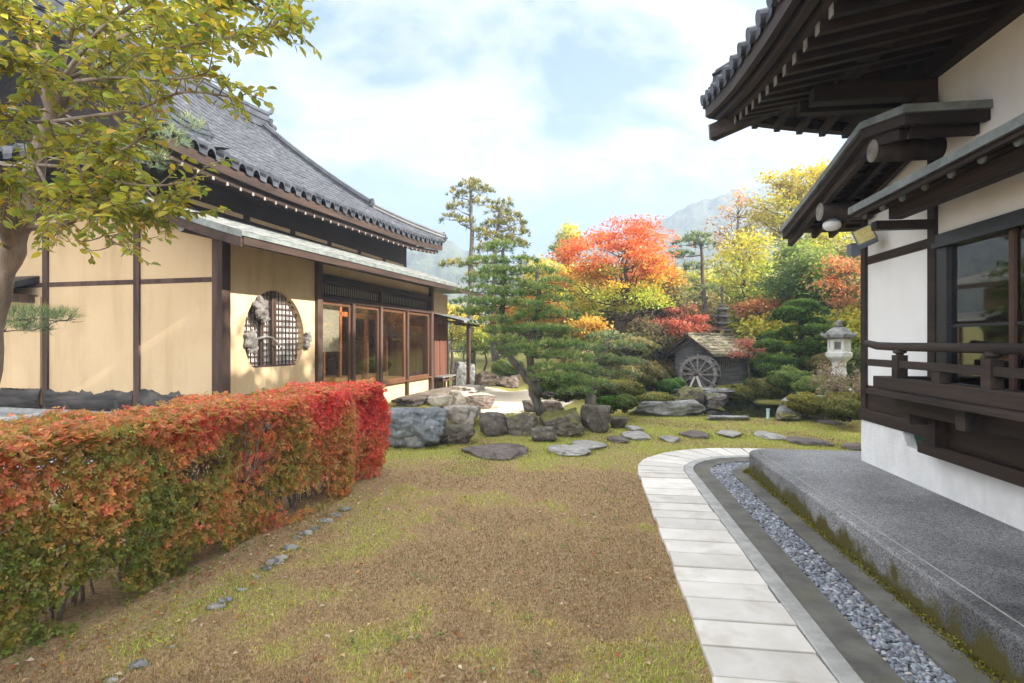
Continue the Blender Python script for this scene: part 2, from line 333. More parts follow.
def groundmat():
    m, t, p, L = newmat('dry_lawn_and_moss')
    g = N(t, 'ShaderNodeNewGeometry'); sp = N(t, 'ShaderNodeSeparateXYZ'); L(g.outputs['Position'], sp.inputs[0])
    def noise(s, d=8, r=.65):
        n = N(t, 'ShaderNodeTexNoise'); n.inputs['Scale'].default_value = s; n.inputs['Detail'].default_value = d; n.inputs['Roughness'].default_value = r
        L(g.outputs['Position'], n.inputs[0]); return n.outputs[0]
    def ramp(sock, a, b, ca, cb):
        r = N(t, 'ShaderNodeValToRGB'); r.color_ramp.elements[0].position = a; r.color_ramp.elements[1].position = b
        r.color_ramp.elements[0].color = (*ca, 1); r.color_ramp.elements[1].color = (*cb, 1); L(sock, r.inputs[0]); return r.outputs[0]
    brown = ramp(noise(38, 6), .35, .65, (.22,.15,.085), (.41,.295,.165))
    green = ramp(noise(30, 6), .35, .65, (.17,.175,.04), (.36,.35,.10))
    n = noise(1.0, 6, .7); 
    mr = N(t, 'ShaderNodeMapRange'); mr.inputs[1].default_value = 6.0; mr.inputs[2].default_value = 8.6; mr.inputs[3].default_value = -.09; mr.inputs[4].default_value = .2; L(sp.outputs[1], mr.inputs[0])
    ad = N(t, 'ShaderNodeMath', operation='ADD'); L(n, ad.inputs[0]); L(mr.outputs[0], ad.inputs[1])
    fac = N(t, 'ShaderNodeMapRange'); fac.inputs[1].default_value = .5; fac.inputs[2].default_value = .63; fac.inputs[4].default_value = .85; L(ad.outputs[0], fac.inputs[0])
    mx = N(t, 'ShaderNodeMix', data_type='RGBA'); L(fac.outputs[0], mx.inputs[0]); L(brown, mx.inputs[6]); L(green, mx.inputs[7])
    L(mx.outputs[2], p.inputs['Base Color']); p.inputs['Roughness'].default_value = .95; p.inputs['Specular IOR Level'].default_value = .1
    b = N(t, 'ShaderNodeBump'); b.inputs['Strength'].default_value = .8; b.inputs['Distance'].default_value = .03
    L(noise(45, 6), b.inputs['Height']); L(b.outputs[0], p.inputs['Normal'])
    return m
M['ground'] = groundmat()

def glassmat(name, tint, refl=.12, rough=.02):
    m, t, p, L = newmat(name); t.nodes.remove(p)
    gl = N(t, 'ShaderNodeBsdfGlossy'); gl.inputs['Roughness'].default_value = rough
    tr = N(t, 'ShaderNodeBsdfTransparent'); tr.inputs[0].default_value = (*tint, 1)
    fr = N(t, 'ShaderNodeFresnel'); fr.inputs[0].default_value = 1.5
    ad = N(t, 'ShaderNodeMath', operation='ADD', use_clamp=True); ad.inputs[1].default_value = refl; L(fr.outputs[0], ad.inputs[0])
    mx = N(t, 'ShaderNodeMixShader'); L(ad.outputs[0], mx.inputs[0]); L(tr.outputs[0], mx.inputs[1]); L(gl.outputs[0], mx.inputs[2])
    L(mx.outputs[0], t.nodes['Material Output'].inputs[0]); return m
M['glass'] = glassmat('window_glass', (.86,.9,.88), .26)
M['glass_hall'] = glassmat('dark_window_glass', (.6,.58,.56), .10, .03)

def emit(name, c, s):
    m, t, p, L = newmat(name); p.inputs['Emission Color'].default_value = (*c, 1); p.inputs['Emission Strength'].default_value = s
    p.inputs['Base Color'].default_value = (*c, 1); return m
M['lamp_lit'] = emit('lit_warm_lamp', (1, .5, .18), 14)

def watermat():
    m, t, p, L = newmat('dark_pond_water')
    p.inputs['Base Color'].default_value = (.008,.012,.009,1); p.inputs['Roughness'].default_value = .05; p.inputs['Specular IOR Level'].default_value = .5
    tc = N(t, 'ShaderNodeTexCoord'); n = N(t, 'ShaderNodeTexNoise'); n.inputs['Scale'].default_value = 5; n.inputs['Detail'].default_value = 3
    L(tc.outputs['Object'], n.inputs[0]); b = N(t, 'ShaderNodeBump'); b.inputs['Strength'].default_value = .12; b.inputs['Distance'].default_value = .02
    L(n.outputs[0], b.inputs['Height']); L(b.outputs[0], p.inputs['Normal']); return m
M['water'] = watermat()

# ------------------------------------------------------------------ frames of the two buildings
HO = Vector((-4.13, 7.84, 0)); HA = math.atan2(.2434, .9699)
hN = Vector((math.cos(HA), -math.sin(HA), 0)); hU = Vector((math.sin(HA), math.cos(HA), 0))
def H(e, k, z): return HO + hN * e + hU * k + Vector((0, 0, z))
RA = math.atan2(78, 550)
rN = Vector((math.cos(RA), -math.sin(RA), 0)); rU = Vector((math.sin(RA), math.cos(RA), 0))
def T(t, s, z): return rN * t + rU * s + Vector((0, 0, z))

def gz(x, y):
    x = np.asarray(x, float); y = np.asarray(y, float)
    e = (x - HO.x) * hN.x + (y - HO.y) * hN.y; k = (x - HO.x) * hU.x + (y - HO.y) * hU.y
    z = np.zeros_like(x)
    lift = .46 - .28 * sstep(.2, 3.2, k)
    z = z + lift * (1 - sstep(.9, 2.0, e)) * (1 - sstep(11, 16, k)) * sstep(-9, -6, k)
    # pond
    d = np.sqrt(((x - 5.5) / 1.9) ** 2 + ((y - 13.4) / 1.65) ** 2)
    z = z - .55 * (1 - sstep(.75, 1.12, d))
    # bank of the mill and wooded rise behind it
    side = sstep(-1.5, 2.5, x)
    z = z + side * (.30 * sstep(15.0, 15.8, y) + 1.5 * sstep(17.0, 24, y) + 4.5 * sstep(24, 50, y))
    z = z + (1 - side) * 3.0 * sstep(30, 60, y)
    # island round the pine
    d2 = np.sqrt(((x - .25) / 1.5) ** 2 + ((y - 9.9) / .9) ** 2)
    z = z + .26 * (1 - sstep(.4, 1.0, d2))
    return z
def G(x, y): return float(gz(x, y))

# ------------------------------------------------------------------ ground, hills, water
def axis(lo, hi, c, n, d0):
    t = np.linspace(-1, 1, n); s = np.sinh(t * 5.2) / np.sinh(5.2)
    return np.where(s < 0, c + s * (c - lo), c + s * (hi - c))
gx = axis(-500, 500, 1.0, 260, 0); gy = axis(-80, 700, 9.0, 260, 0)
X, Yg = np.meshgrid(gx, gy, indexing='ij'); Z = gz(X, Yg)
Vg = np.stack([X.ravel(), Yg.ravel(), Z.ravel()], 1); nn = len(gy)
idx = (np.arange(len(gx) - 1)[:, None] * nn + np.arange(nn - 1)[None, :]).ravel()
ground = np_mesh('ground', Vg, np.stack([idx, idx + nn, idx + nn + 1, idx + 1], 1), M['ground'], smooth=True)
tag(ground, 'brown autumn lawn with green moss patches across the garden', 'ground', kind='structure')

pond = MB(); npd = 40
pond.add([(5.5 + 2.1 * math.cos(a) , 13.4 + 1.85 * math.sin(a), -.05) for a in [2*math.pi*i/npd for i in range(npd)]], [tuple(range(npd))])
tag(pond.build('pond_water', M['water']), 'dark still pond water below the watermill', 'water', kind='structure')

def sheet(name, pts, mat, off, label, cat, step=.25):
    """ground sheet that follows the terrain, clipped to a convex-ish blob of (x,y,rx,ry)"""
    cx, cy, rx, ry = pts; n = 48; m = 14; V = [(cx, cy, G(cx, cy) + off)]; Fs = []
    for j in range(1, m + 1):
        for i in range(n):
            a = 2*math.pi*i/n; w = 1 + .12 * math.sin(3*a + 1) + .07 * math.sin(7*a)
            x = cx + rx * w * j/m * math.cos(a); y = cy + ry * w * j/m * math.sin(a)
            V.append((x, y, G(x, y) + off))
    for i in range(n): Fs.append((0, 1 + i, 1 + (i+1) % n))
    for j in range(m - 1):
        for i in range(n):
            a = 1 + j*n + i; b = 1 + j*n + (i+1) % n; Fs.append((a, a + n, b + n, b))
    o = MB().add(V, Fs).build(name, mat, smooth=True); return tag(o, label, cat, kind='structure')
sheet('gravel_path', (-.1, 14.2, 1.5, 2.6), M['gravel'], .012, 'pale sandy gravel path in sun beyond the island', 'path')
yard = MB()
Pg = [[None]*9 for _ in range(20)]
for i in range(20):
    for j in range(9):
        e = -4.5 + j * .78; k = -6.0 + i * .33
        p = H(e, k, 0); Pg[i][j] = (p.x, p.y, G(p.x, p.y) + .012)
yard.grid(Pg); tag(yard.build('yard_gravel', M['yard'], smooth=True), 'grey gravel yard between hedge and house', 'yard', kind='structure')

# hills with forested skyline
def hills():
    prof = [(-700, 150), (-200, 190), (150, 215), (330, 222), (430, 237), (452, 243), (478, 256), (515, 266), (545, 258), (575, 246), (610, 238), (650, 224), (690, 205),
            (730, 193), (765, 186), (800, 182), (850, 180), (950, 182), (1100, 190), (1400, 200), (1900, 180)]
    V = []; cols = []; Y0 = 200.0; na = 700; nb = 26
    xs = np.linspace(-700, 1900, na); ys = np.interp(xs, [p[0] for p in prof], [p[1] for p in prof])
    top = CAMZ + (341.5 - ys) / F * Y0
    rs = np.random.default_rng(3); jag = rs.normal(0, 1, na); jag = np.convolve(jag, [.25, .5, .25], 'same') * .8
    P = np.zeros((nb, na, 3))
    for j in range(nb):
        f = j / (nb - 1); Yd = Y0 - 90 * (1 - f)
        hgt = top * (f ** 1.35) + jag * f + rs.normal(0, .6, na) * f * (1 - f) * 3 - 2 * (1 - f)
        hgt = hgt + np.array([mnoise.fractal(Vector((a * .02, j * .45, 2.2)), 1, 2, 4) for a in xs]) * 2.2 * f * (1.15 - f)
        P[j, :, 0] = (xs - 512) / F * Yd; P[j, :, 1] = Yd + rs.normal(0, 1.0, na); P[j, :, 2] = hgt
    V = P.reshape(-1, 3); idx = (np.arange(nb - 1)[:, None] * na + np.arange(na - 1)[None, :]).ravel()
    Q = np.stack([idx, idx + 1, idx + na + 1, idx + na], 1)
    o = np_mesh('hills', V, Q, nmat('forested_hill', (.02,.03,.02), (.10,.115,.05), .35, .95, .6, .8, coords='Object', dist=1), smooth=False)
    tag(o, 'hazy wooded mountain slopes beyond the garden', 'hills', kind='structure')
hills()

# ------------------------------------------------------------------ foliage helpers
def unit(v): return v / (np.linalg.norm(v, axis=1, keepdims=True) + 1e-9)
def leaf_arrays(P, D, Nn, Lg, Wd, fold=.15):
    """leaf = 4 verts: base, side, tip, side"""
    D = unit(D); W = unit(np.cross(D, Nn)); Nn = np.cross(W, D)
    Lg = np.asarray(Lg).reshape(-1, 1); Wd = np.asarray(Wd).reshape(-1, 1)
    b = P - D * Lg * .5; t = P + D * Lg * .5 - Nn * Lg * .12
    m = P + D * Lg * .02
    l = m + W * Wd * .5 + Nn * Wd * fold; r = m - W * Wd * .5 + Nn * Wd * fold
    V = np.stack([b, l, t, r], 1).reshape(-1, 3)
    i = np.arange(len(P)) * 4
    return V, np.stack([i, i + 1, i + 2, i + 3], 1)
def leaves(name, P, D, Nn, Lg, Wd, C, mat, parent=None, fold=.15):
    V, Q = leaf_arrays(P, D, Nn, Lg, Wd, fold)
    return np_mesh(name, V, Q, mat, np.repeat(np.clip(C, 0.004, .95), 4, 0), parent)
def jitter(c, n, rg, amt=.25, hue=.12):
    c = np.asarray(c, float)
    if c.ndim == 1: c = np.tile(c, (n, 1))
    return c * (1 + rg.normal(0, amt, (n, 1))).clip(.35, 1.8) * (1 + rg.normal(0, hue, (n, 3))).clip(.5, 1.6)
def pal(stops, t):
    t = np.clip(np.asarray(t), 0, 1); s = np.array([x[0] for x in stops]); c = np.array([x[1] for x in stops])
    return np.stack([np.interp(t, s, c[:, i]) for i in range(3)], 1)

def limb_path(a, b, rg, n=6, wob=.08, sag=.0):
    a = np.array(a, float); b = np.array(b, float); d = np.linalg.norm(b - a)
    pts = []
    for i in range(n + 1):
        f = i / n; p = a + (b - a) * f
        if 0 < i < n: p = p + rg.normal(0, wob * d / n * 1.6, 3)
        p[2] += math.sin(f * math.pi) * sag * d
        pts.append(tuple(p))
    return pts

def broad_tree(name, label, base, top_z, crown_c, crown_r, palette, seed, n_cl=40, per=170, leaf=.1, cl_r=.45, trunk_r=.12, bark='bark_dark',
               group=None, flat=.55, cat='tree', up=.25, shell=.55, trunks=1, aspect=.62, low=-.75):
    rg = np.random.default_rng(seed)
    base = Vector(base); t = thing(name, label, cat, base, 0, group)
    cc = np.array(crown_c) - np.array(base); cr = np.array(crown_r, float)
    u = unit(rg.normal(0, 1, (n_cl * 3, 3))); u = u[u[:, 2] > low][:n_cl]; n_cl = len(u)
    rr = shell + (1 - shell) * rg.random((n_cl, 1)) ** .6
    lump = 1 + .16 * np.sin(u[:, :1] * 5 + seed) + .14 * np.sin(u[:, 1:2] * 6 + u[:, 2:3] * 4 + seed * 2)
    cl = cc + u * rr * cr * lump
    mb = MB()
    for k in range(trunks):
        off = rg.normal(0, trunk_r * 1.5, 2) if trunks > 1 else (0, 0)
        head = cc + np.array([rg.normal(0, .12) * cr[0], rg.normal(0, .12) * cr[1], .35 * cr[2]])
        tp = limb_path((off[0], off[1], -.15), head, rg, 8, .07)
        mb.tube(tp, [trunk_r * (1.25 if i == 0 else 1 - .085 * i) for i in range(9)], 9)
        tpa = np.array(tp)
        for c in cl[k::trunks]:
            j = int(np.clip(2 + rg.integers(0, 6), 2, 7)); lowj = np.argmin(np.abs(tpa[:, 2] - (c[2] - .45 * abs(np.linalg.norm(c[:2])))))
            j = int(np.clip(lowj, 2, 8)); a = tpa[j]
            r0 = max(.012, trunk_r * .33 * (1 - j * .06))
            mb.tube(limb_path(a, c, rg, 5, .14, -.04), [r0, r0*.8, r0*.62, r0*.46, r0*.3, r0*.14], 5, cap=False)
    mb.build('trunk', M[bark], t, smooth=True, fixn=False)
    n = n_cl * per; ci = np.repeat(np.arange(n_cl), per)
    cs = cl_r * (.65 + .7 * rg.random((n_cl, 1)))
    off = rg.normal(0, .55, (n, 3)) * np.array([1, 1, flat]); P = cl[ci] + off * cs[ci]
    D = unit(off + rg.normal(0, .7, (n, 3)) + np.array([0, 0, -.25])); Nn = unit(rg.normal(0, .6, (n, 3)) + np.array([0, 0, 1.0]))
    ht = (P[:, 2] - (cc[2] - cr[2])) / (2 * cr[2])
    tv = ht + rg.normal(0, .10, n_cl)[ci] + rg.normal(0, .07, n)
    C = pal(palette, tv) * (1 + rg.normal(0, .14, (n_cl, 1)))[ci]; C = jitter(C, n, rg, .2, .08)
    Lg = leaf * (.65 + .7 * rg.random(n))
    leaves('crown', P, D, Nn, Lg, Lg * aspect, C, M['leaf'], t)
    return t

def needle_pads(pads, rg, dens, nl, palette, nw=.13):
    """pads: (x,y,z,rx,ry,rz)"""
    Ps = []; Ds = []; Cs = []
    for (x, y, z, rx, ry, rz) in pads:
        n = max(60, int(dens * rx * ry * 3.14))
        nt = max(10, n // 9)
        u = rg.normal(0, .5, (nt, 3)); rad = np.sqrt(rg.random(nt)); a = rg.random(nt) * 6.283
        lob = 1 + .22 * np.sin(a * 3 + x * 7) + .15 * np.sin(a * 5 + y * 5)
        tx = rad * np.cos(a) * rx * lob; ty = rad * np.sin(a) * ry * lob
        tz = (1 - rad ** 2) * rz * .9 + rg.normal(0, .22, nt) * rz - .25 * rz
        tp = np.stack([x + tx, y + ty, z + tz], 1)
        axis_ = unit(np.stack([tx / rx * .8, ty / ry * .8, np.full(nt, .9)], 1) + rg.normal(0, .25, (nt, 3)))
        ti = np.repeat(np.arange(nt), 9)
        d = unit(axis_[ti] + rg.normal(0, .55, (len(ti), 3)))
        Ps.append(tp[ti] + d * nl * .45); Ds.append(d)
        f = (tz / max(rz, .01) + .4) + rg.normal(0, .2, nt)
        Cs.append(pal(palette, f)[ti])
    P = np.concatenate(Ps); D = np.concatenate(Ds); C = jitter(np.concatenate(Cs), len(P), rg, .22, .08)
    return P, D, C
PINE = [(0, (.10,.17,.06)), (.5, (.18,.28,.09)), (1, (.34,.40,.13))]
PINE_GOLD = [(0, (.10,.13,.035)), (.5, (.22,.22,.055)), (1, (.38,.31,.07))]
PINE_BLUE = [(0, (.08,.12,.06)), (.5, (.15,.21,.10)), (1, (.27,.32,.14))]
def pine(name, label, stems, pads, seed, palette=PINE, dens=1500, nl=.11, nw=.016, bark='bark_pine', group=None, tr=.1, lr=1.0):
    rg = np.random.default_rng(seed)
    base = Vector(stems[0][0]); t = thing(name, label, 'tree', base, 0, group)
    mb = MB(); allp = []
    for st in stems:
        pts = [Vector(p) - base for p in st[:]]
        # subdivide with a light wobble
        q = []
        for a, b in zip(pts[:-1], pts[1:]):
            for f in (0, .33, .66): q.append(a + (b - a) * f + (Vector(rg.normal(0, .02, 3)) if q else Vector((0,0,0))))
        q.append(pts[-1]); n = len(q); mb.tube(q, [tr * (1.2 if i == 0 else 1) * (1 - .8 * i / n) + .012 for i in range(n)], 9); allp += q
    A = np.array([tuple(p) for p in allp]); loc = [(p[0]-base.x, p[1]-base.y, p[2]-base.z, *p[3:]) for p in pads]
    for p in loc:
        c = np.array(p[:3]); d = np.linalg.norm(A - c, axis=1) + np.maximum(0, A[:, 2] - c[2]) * 1.5
        a = A[np.argmin(d)]
        r0 = lr * (.014 + .022 * tr / .1 * min(1, np.linalg.norm(a - c)))
        mb.tube(limb_path(a, c - np.array([0, 0, p[5] * .3]), rg, 5, .12), [r0, r0*.85, r0*.7, r0*.5, r0*.35, r0*.2], 6, cap=False)
        for k in range(4):
            an = rg.random() * 6.28; e = c + np.array([math.cos(an) * p[3] * .75, math.sin(an) * p[4] * .75, 0])
            mb.tube(limb_path(c - np.array([0, 0, p[5]*.3]), e, rg, 3, .12), [r0*.4, r0*.3, r0*.22, r0*.1], 5, cap=False)
    mb.build('trunk', M[bark], t, smooth=True, fixn=False)
    P, D, C = needle_pads(loc, rg, dens, nl, palette)
    n = len(P); Nn = unit(rg.normal(0, 1, (n, 3)))
    Lg = nl * (.7 + .6 * rg.random(n))
    leaves('crown', P, D, Nn, Lg, np.full(n, nw), C, M['needle'], t, fold=.05)
    return t

def shrub(name, label, c, r, palette, seed, n=5000, leaf=.035, group=None, cat='shrub', lumps=.1, thick=.1):
    """clipped shrub: leaves in the outer layer over a solid leafy mass"""
    rg = np.random.default_rng(seed); base = Vector((c[0], c[1], c[2] - r[2] * .75))
    t = thing(name, label, cat, base, 0, group); off = np.array([0, 0, r[2] * .75])
    u = unit(rg.normal(0, 1, (n, 3))); r_ = np.array(r)
    def lump(u): return 1 + lumps * (np.sin(u[:, :1] * 4 + seed) * np.cos(u[:, 1:2] * 5 + seed * 1.7) + .5 * np.sin(u[:, 2:3] * 7 + u[:, :1] * 6 + seed))
    P = u * r_ * lump(u) * (1 - thick * rg.random((n, 1)) ** 1.5 + rg.normal(0, .025, (n, 1))) + off
    Nn = unit(u + rg.normal(0, .45, (n, 3))); D = unit(np.cross(Nn, rg.normal(0, 1, (n, 3))) + u * .5)
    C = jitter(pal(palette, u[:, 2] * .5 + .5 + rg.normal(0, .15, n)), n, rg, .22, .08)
    Lg = leaf * (.7 + .6 * rg.random(n))
    # twiggy core: short stems
    mb = MB()
    for k in range(9):
        d = unit(rg.normal(0, 1, (1, 3)))[0]; d[2] = abs(d[2]) + .3
        mb.tube(limb_path((d[0]*.05, d[1]*.05, -.1), tuple(d * r_ * .7 + off * .8), rg, 4, .1), [.02, .016, .012, .009, .005], 5, cap=False)
    mb.build('stems', M['bark_dark'], t, smooth=True, fixn=False)
    k = max(n // 3, 500); u2 = unit(rg.normal(0, 1, (k, 3))); P2 = u2 * r_ * lump(u2) * (.86 - .1 * rg.random((k, 1))) + off
    N2 = unit(u2 + rg.normal(0, .2, (k, 3))); D2 = unit(np.cross(N2, rg.normal(0, 1, (k, 3)))); L2 = np.full(k, max(leaf * 2.2, 2.6 * float(np.mean(r_)) / math.sqrt(k) * 1.6))
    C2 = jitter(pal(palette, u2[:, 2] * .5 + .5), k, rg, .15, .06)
    leaves('foliage', np.concatenate([P, P2]), np.concatenate([D, D2]), np.concatenate([Nn, N2]), np.concatenate([Lg, L2]), np.concatenate([Lg * .6, L2 * .8]), np.concatenate([C, C2]), M['leaf'], t)
    return t

# rocks -------------------------------------------------------------
import bmesh
_bm = bmesh.new(); bmesh.ops.create_icosphere(_bm, subdivisions=4, radius=1)
ICO_V = np.array([v.co[:] for v in _bm.verts]); ICO_F = np.array([[v.index for v in f.verts] for f in _bm.faces]); _bm.free()
_bm = bmesh.new(); bmesh.ops.create_icosphere(_bm, subdivisions=5, radius=1)
ICO5_V = np.array([v.co[:] for v in _bm.verts]); ICO5_F = np.array([[v.index for v in f.verts] for f in _bm.faces]); _bm.free()
FOOT = []
def rock(name, label, c, size, seed, mat, rz=0, group=None, cat='rock', flat_top=False, planes=13, sink=.12, rough=1.0, block=True):
    rg = np.random.default_rng(seed + 100); FOOT.append((c[0], c[1], size[0], size[1], rz))
    IV, IF = (ICO5_V, ICO5_F) if max(size) > .55 and size[2] > .2 else (ICO_V, ICO_F)
    nr = unit(rg.normal(0, 1, (planes, 3))); dd = .72 + .3 * rg.random(planes)
    bx = np.array([[1,0,0],[-1,0,0],[0,1,0],[0,-1,0],[0,0,1.]]) + rg.normal(0, .16, (5, 3))
    if block: nr = np.concatenate([nr, unit(bx)]); dd = np.append(dd, .64 + .12 * rg.random(5))
    if flat_top: nr = np.concatenate([nr, [[.03, .02, 1]]]); dd = np.append(dd, .55)
    dot = IV @ nr.T; rad = np.min(np.where(dot > .08, dd / np.maximum(dot, .08), 9), 1); rad = np.minimum(rad, 1.25)
    nz = np.array([mnoise.fractal(Vector(v * 1.7) + Vector((seed * 3.1, seed, 0)), 1, 2, 5) for v in IV])
    nz2 = np.array([mnoise.noise(Vector(v * 9) + Vector((seed, 0, seed))) for v in IV])
    nz4 = np.array([mnoise.noise(Vector(v * 22) + Vector((0, seed, seed))) for v in IV])
    nz3 = np.array([abs(mnoise.noise(Vector(v * 3.4) + Vector((seed, seed * 2, 0)))) for v in IV])
    V = IV * (rad * (1 + rough * (.12 * nz + .028 * nz2 + .13 * nz3 + .010 * nz4)))[:, None]
    lo, hi = V.min(0), V.max(0); V = (V - (lo + hi) / 2) / (hi - lo)       # unit box
    V = V * np.array(size); ca, sa = math.cos(rz), math.sin(rz); V[:, :2] = V[:, :2] @ np.array([[ca, sa], [-sa, ca]])
    V[:, 2] += size[2] / 2 - sink * size[2]
    o = np_mesh(name, V, IF, M[mat], smooth=True); o.location = c
    return tag(o, label, cat, group)
def rock_px(name, label, x0, x1, yt, yb, seed, mat, depth=.75, **kw):
    xc = (x0 + x1) / 2
    Y = 6.0
    for _ in range(30):
        Yn = (CAMZ - G((xc - 512) / F * Y, Y)) * F / (yb - 341.5); Y = .5 * Y + .5 * Yn
    w = (x1 - x0) / F * Y; hgt = (yb - yt) / F * Y; d = w * depth
    s = kw.pop('sink', .1); x = (xc - 512) / F * (Y + d/2); y = Y + d / 2
    k = (Y + d / 2) / Y
    return rock(name, label, (x, y, CAMZ - (yb - 341.5) / F * Y), (w * k, d, hgt / (1 - s) * k), seed, mat, sink=s, **kw)
#@@SETTING@@
# ------------------------------------------------------------------ path, kerb, gutter, platform (hall frame: t across, s along)
TC, SC = 2.2, 6.85      # centre of the bend
def lane(f, w0):
    """station f in metres along the lane at offset w0 (t of the straight part) -> (t, s)"""
    rad = TC - w0; s0 = -1.2; Ls = SC - s0; La = rad * math.pi / 2
    if f <= Ls: return (w0, s0 + f)
    if f <= Ls + La:
        a = (f - Ls) / rad; return (TC - rad * math.cos(a), SC + rad * math.sin(a))
    return (TC + (f - Ls - La), SC + rad)
def lane_u(u, w0):
    """u in 0..3: straight / bend / straight so that several offsets share stations"""
    rad = TC - w0
    if u <= 1: return (w0, -1.2 + u * (SC + 1.2))
    if u <= 2: a = (u - 1) * math.pi / 2; return (TC - rad * math.cos(a), SC + rad * math.sin(a))
    return (TC + (u - 2) * 2.2, SC + rad)
US = [i / 24 for i in range(25)] + [1 + i / 20 for i in range(1, 21)] + [2 + i / 6 for i in range(1, 7)]
def lane_strip(name, prof, mat, label, cat='path', kind='structure', smooth=False, bevel=0):
    """prof: list of (t offset, z)"""
    P = []
    for u in US:
        row = []
        for (w, z) in prof:
            a, b = lane_u(u, w); p = T(a, b, z); row.append((p.x, p.y, p.z))
        P.append(row)
    o = MB().grid(P).build(name, M[mat], smooth=smooth)
    return tag(o, label, cat, kind=kind)
lane_strip('kerb', [(1.135, -.08), (1.135, .036), (1.142, .042), (1.238, .042), (1.245, .036), (1.245, -.08)], 'kerb', 'thin pale granite kerb between stone path and gutter', 'kerb')
lane_strip('gutter_border', [(1.245, .024), (1.44, .026), (1.44, -.08)], 'gutter', 'damp grey concrete border beside the kerb', 'gutter')
lane_strip('gutter_apron', [(1.685, -.08), (1.685, .028), (1.89, .036)], 'gutter', 'damp concrete strip at the foot of the platform', 'gutter')
lane_strip('gutter_bed', [(1.435, .005), (1.69, .005)], 'gutter', 'bed of the pebble gutter', 'gutter')
# slabs of the stone path: one object, stone joints are its pattern
def slabs():
    rg = random.Random(4); mb = MB()
    f = 0.0; stations = []
    Ls = SC + 1.2
    s = -1.2
    while s < SC - .05:
        d = rg.uniform(.215, .285); stations.append(('s', s, min(s + d, SC))); s += d
    na = 9
    for i in range(na): stations.append(('a', i / na, (i + 1) / na))
    for i in range(4): stations.append(('e', i * .3, i * .3 + .3))
    for kind, a, b in stations:
        j = rg.uniform(.008, .013); z = .034 + rg.uniform(-.0025, .0025); tl = rg.uniform(-.0012, .0012)
        w0 = .575 + rg.uniform(-.007, .007); w1 = 1.128
        q = []
        for (w, x) in ((w0, a), (w1, a), (w1, b), (w0, b)):
            r_ = TC - w
            if kind == 's':
                xx = x + (j if x == a else -j); q.append((w, xx))
            elif kind == 'a':
                an = x * math.pi / 2 + (j if x == a else -j) / 1.3; q.append((TC - r_ * math.cos(an), SC + r_ * math.sin(an)))
            else: q.append((TC + x + (j if x == a else -j), SC + r_))
        # slightly irregular, chamfered slab
        q = [(p[0] + rg.uniform(-.006, .006), p[1] + rg.uniform(-.006, .006)) for p in q]
        cx = sum(p[0] for p in q) / 4; cy = sum(p[1] for p in q) / 4
        ins = [(cx + (p[0] - cx) * (1 - .012), cy + (p[1] - cy) * (1 - .025)) for p in q]
        V = [T(*p, -.06) for p in q] + [T(*p, z - .006) for p in q] + [T(*p, z + (tl if i < 2 else -tl)) for i, p in enumerate(ins)]
        mb.add(V, [(0,1,5,4),(1,2,6,5),(2,3,7,6),(3,0,4,7),(4,5,9,8),(5,6,10,9),(6,7,11,10),(7,4,8,11),(8,9,10,11)])
    o = mb.build('stone_path', M['granite'], fixn=True)
    tag(o, 'curving path of pale granite slabs laid crosswise', 'path', kind='structure')
slabs()

def pebbles():
    rg = np.random.default_rng(11)
    bm = bmesh.new(); bmesh.ops.create_icosphere(bm, subdivisions=2, radius=1); v = np.array([x.co[:] for x in bm.verts]); f = np.array([[q.index for q in p.verts] for p in bm.faces]); bm.free()
    n = 8200; us = rg.random(n)
    pos = []
    for i in range(n):
        u = .28 + 1.0 * us[i] ** 1.0 if i < 6900 else rg.uniform(1, 2.6)
        w = rg.uniform(1.447, 1.68); a, b = lane_u(u, w); p = T(a, b, rg.random() * .018); pos.append(p[:])
    pos = np.array(pos); sc = np.stack([rg.uniform(.012, .024, n), rg.uniform(.010, .017, n), rg.uniform(.007, .011, n)], 1)
    an = rg.random(n) * 6.28; V = v[None] * sc[:, None]; tl = rg.normal(0, .3, (n, 2))
    V[:, :, 2] += V[:, :, 0] * tl[:, :1] + V[:, :, 1] * tl[:, 1:]
    c, s = np.cos(an)[:, None], np.sin(an)[:, None]
    x = V[:, :, 0] * c - V[:, :, 1] * s; y = V[:, :, 0] * s + V[:, :, 1] * c; V = np.stack([x, y, V[:, :, 2]], 2) + pos[:, None]
    Q = (f[None] + (np.arange(n) * len(v))[:, None, None]).reshape(-1, 3)
    base = np.array([[.12, .13, .155], [.19, .21, .25], [.28, .30, .34], [.15, .15, .16], [.38, .38, .38]])[rg.choice(5, n, p=[.3, .36, .2, .09, .05])]
    C = np.repeat(jitter(base, n, rg, .14, .03), len(v), 0)
    o = np_mesh('pebbles', V.reshape(-1, 3), Q, M['pebble'], C, smooth=True)
    tag(o, 'blue grey river pebbles filling the gutter', 'pebbles', kind='stuff')
pebbles()

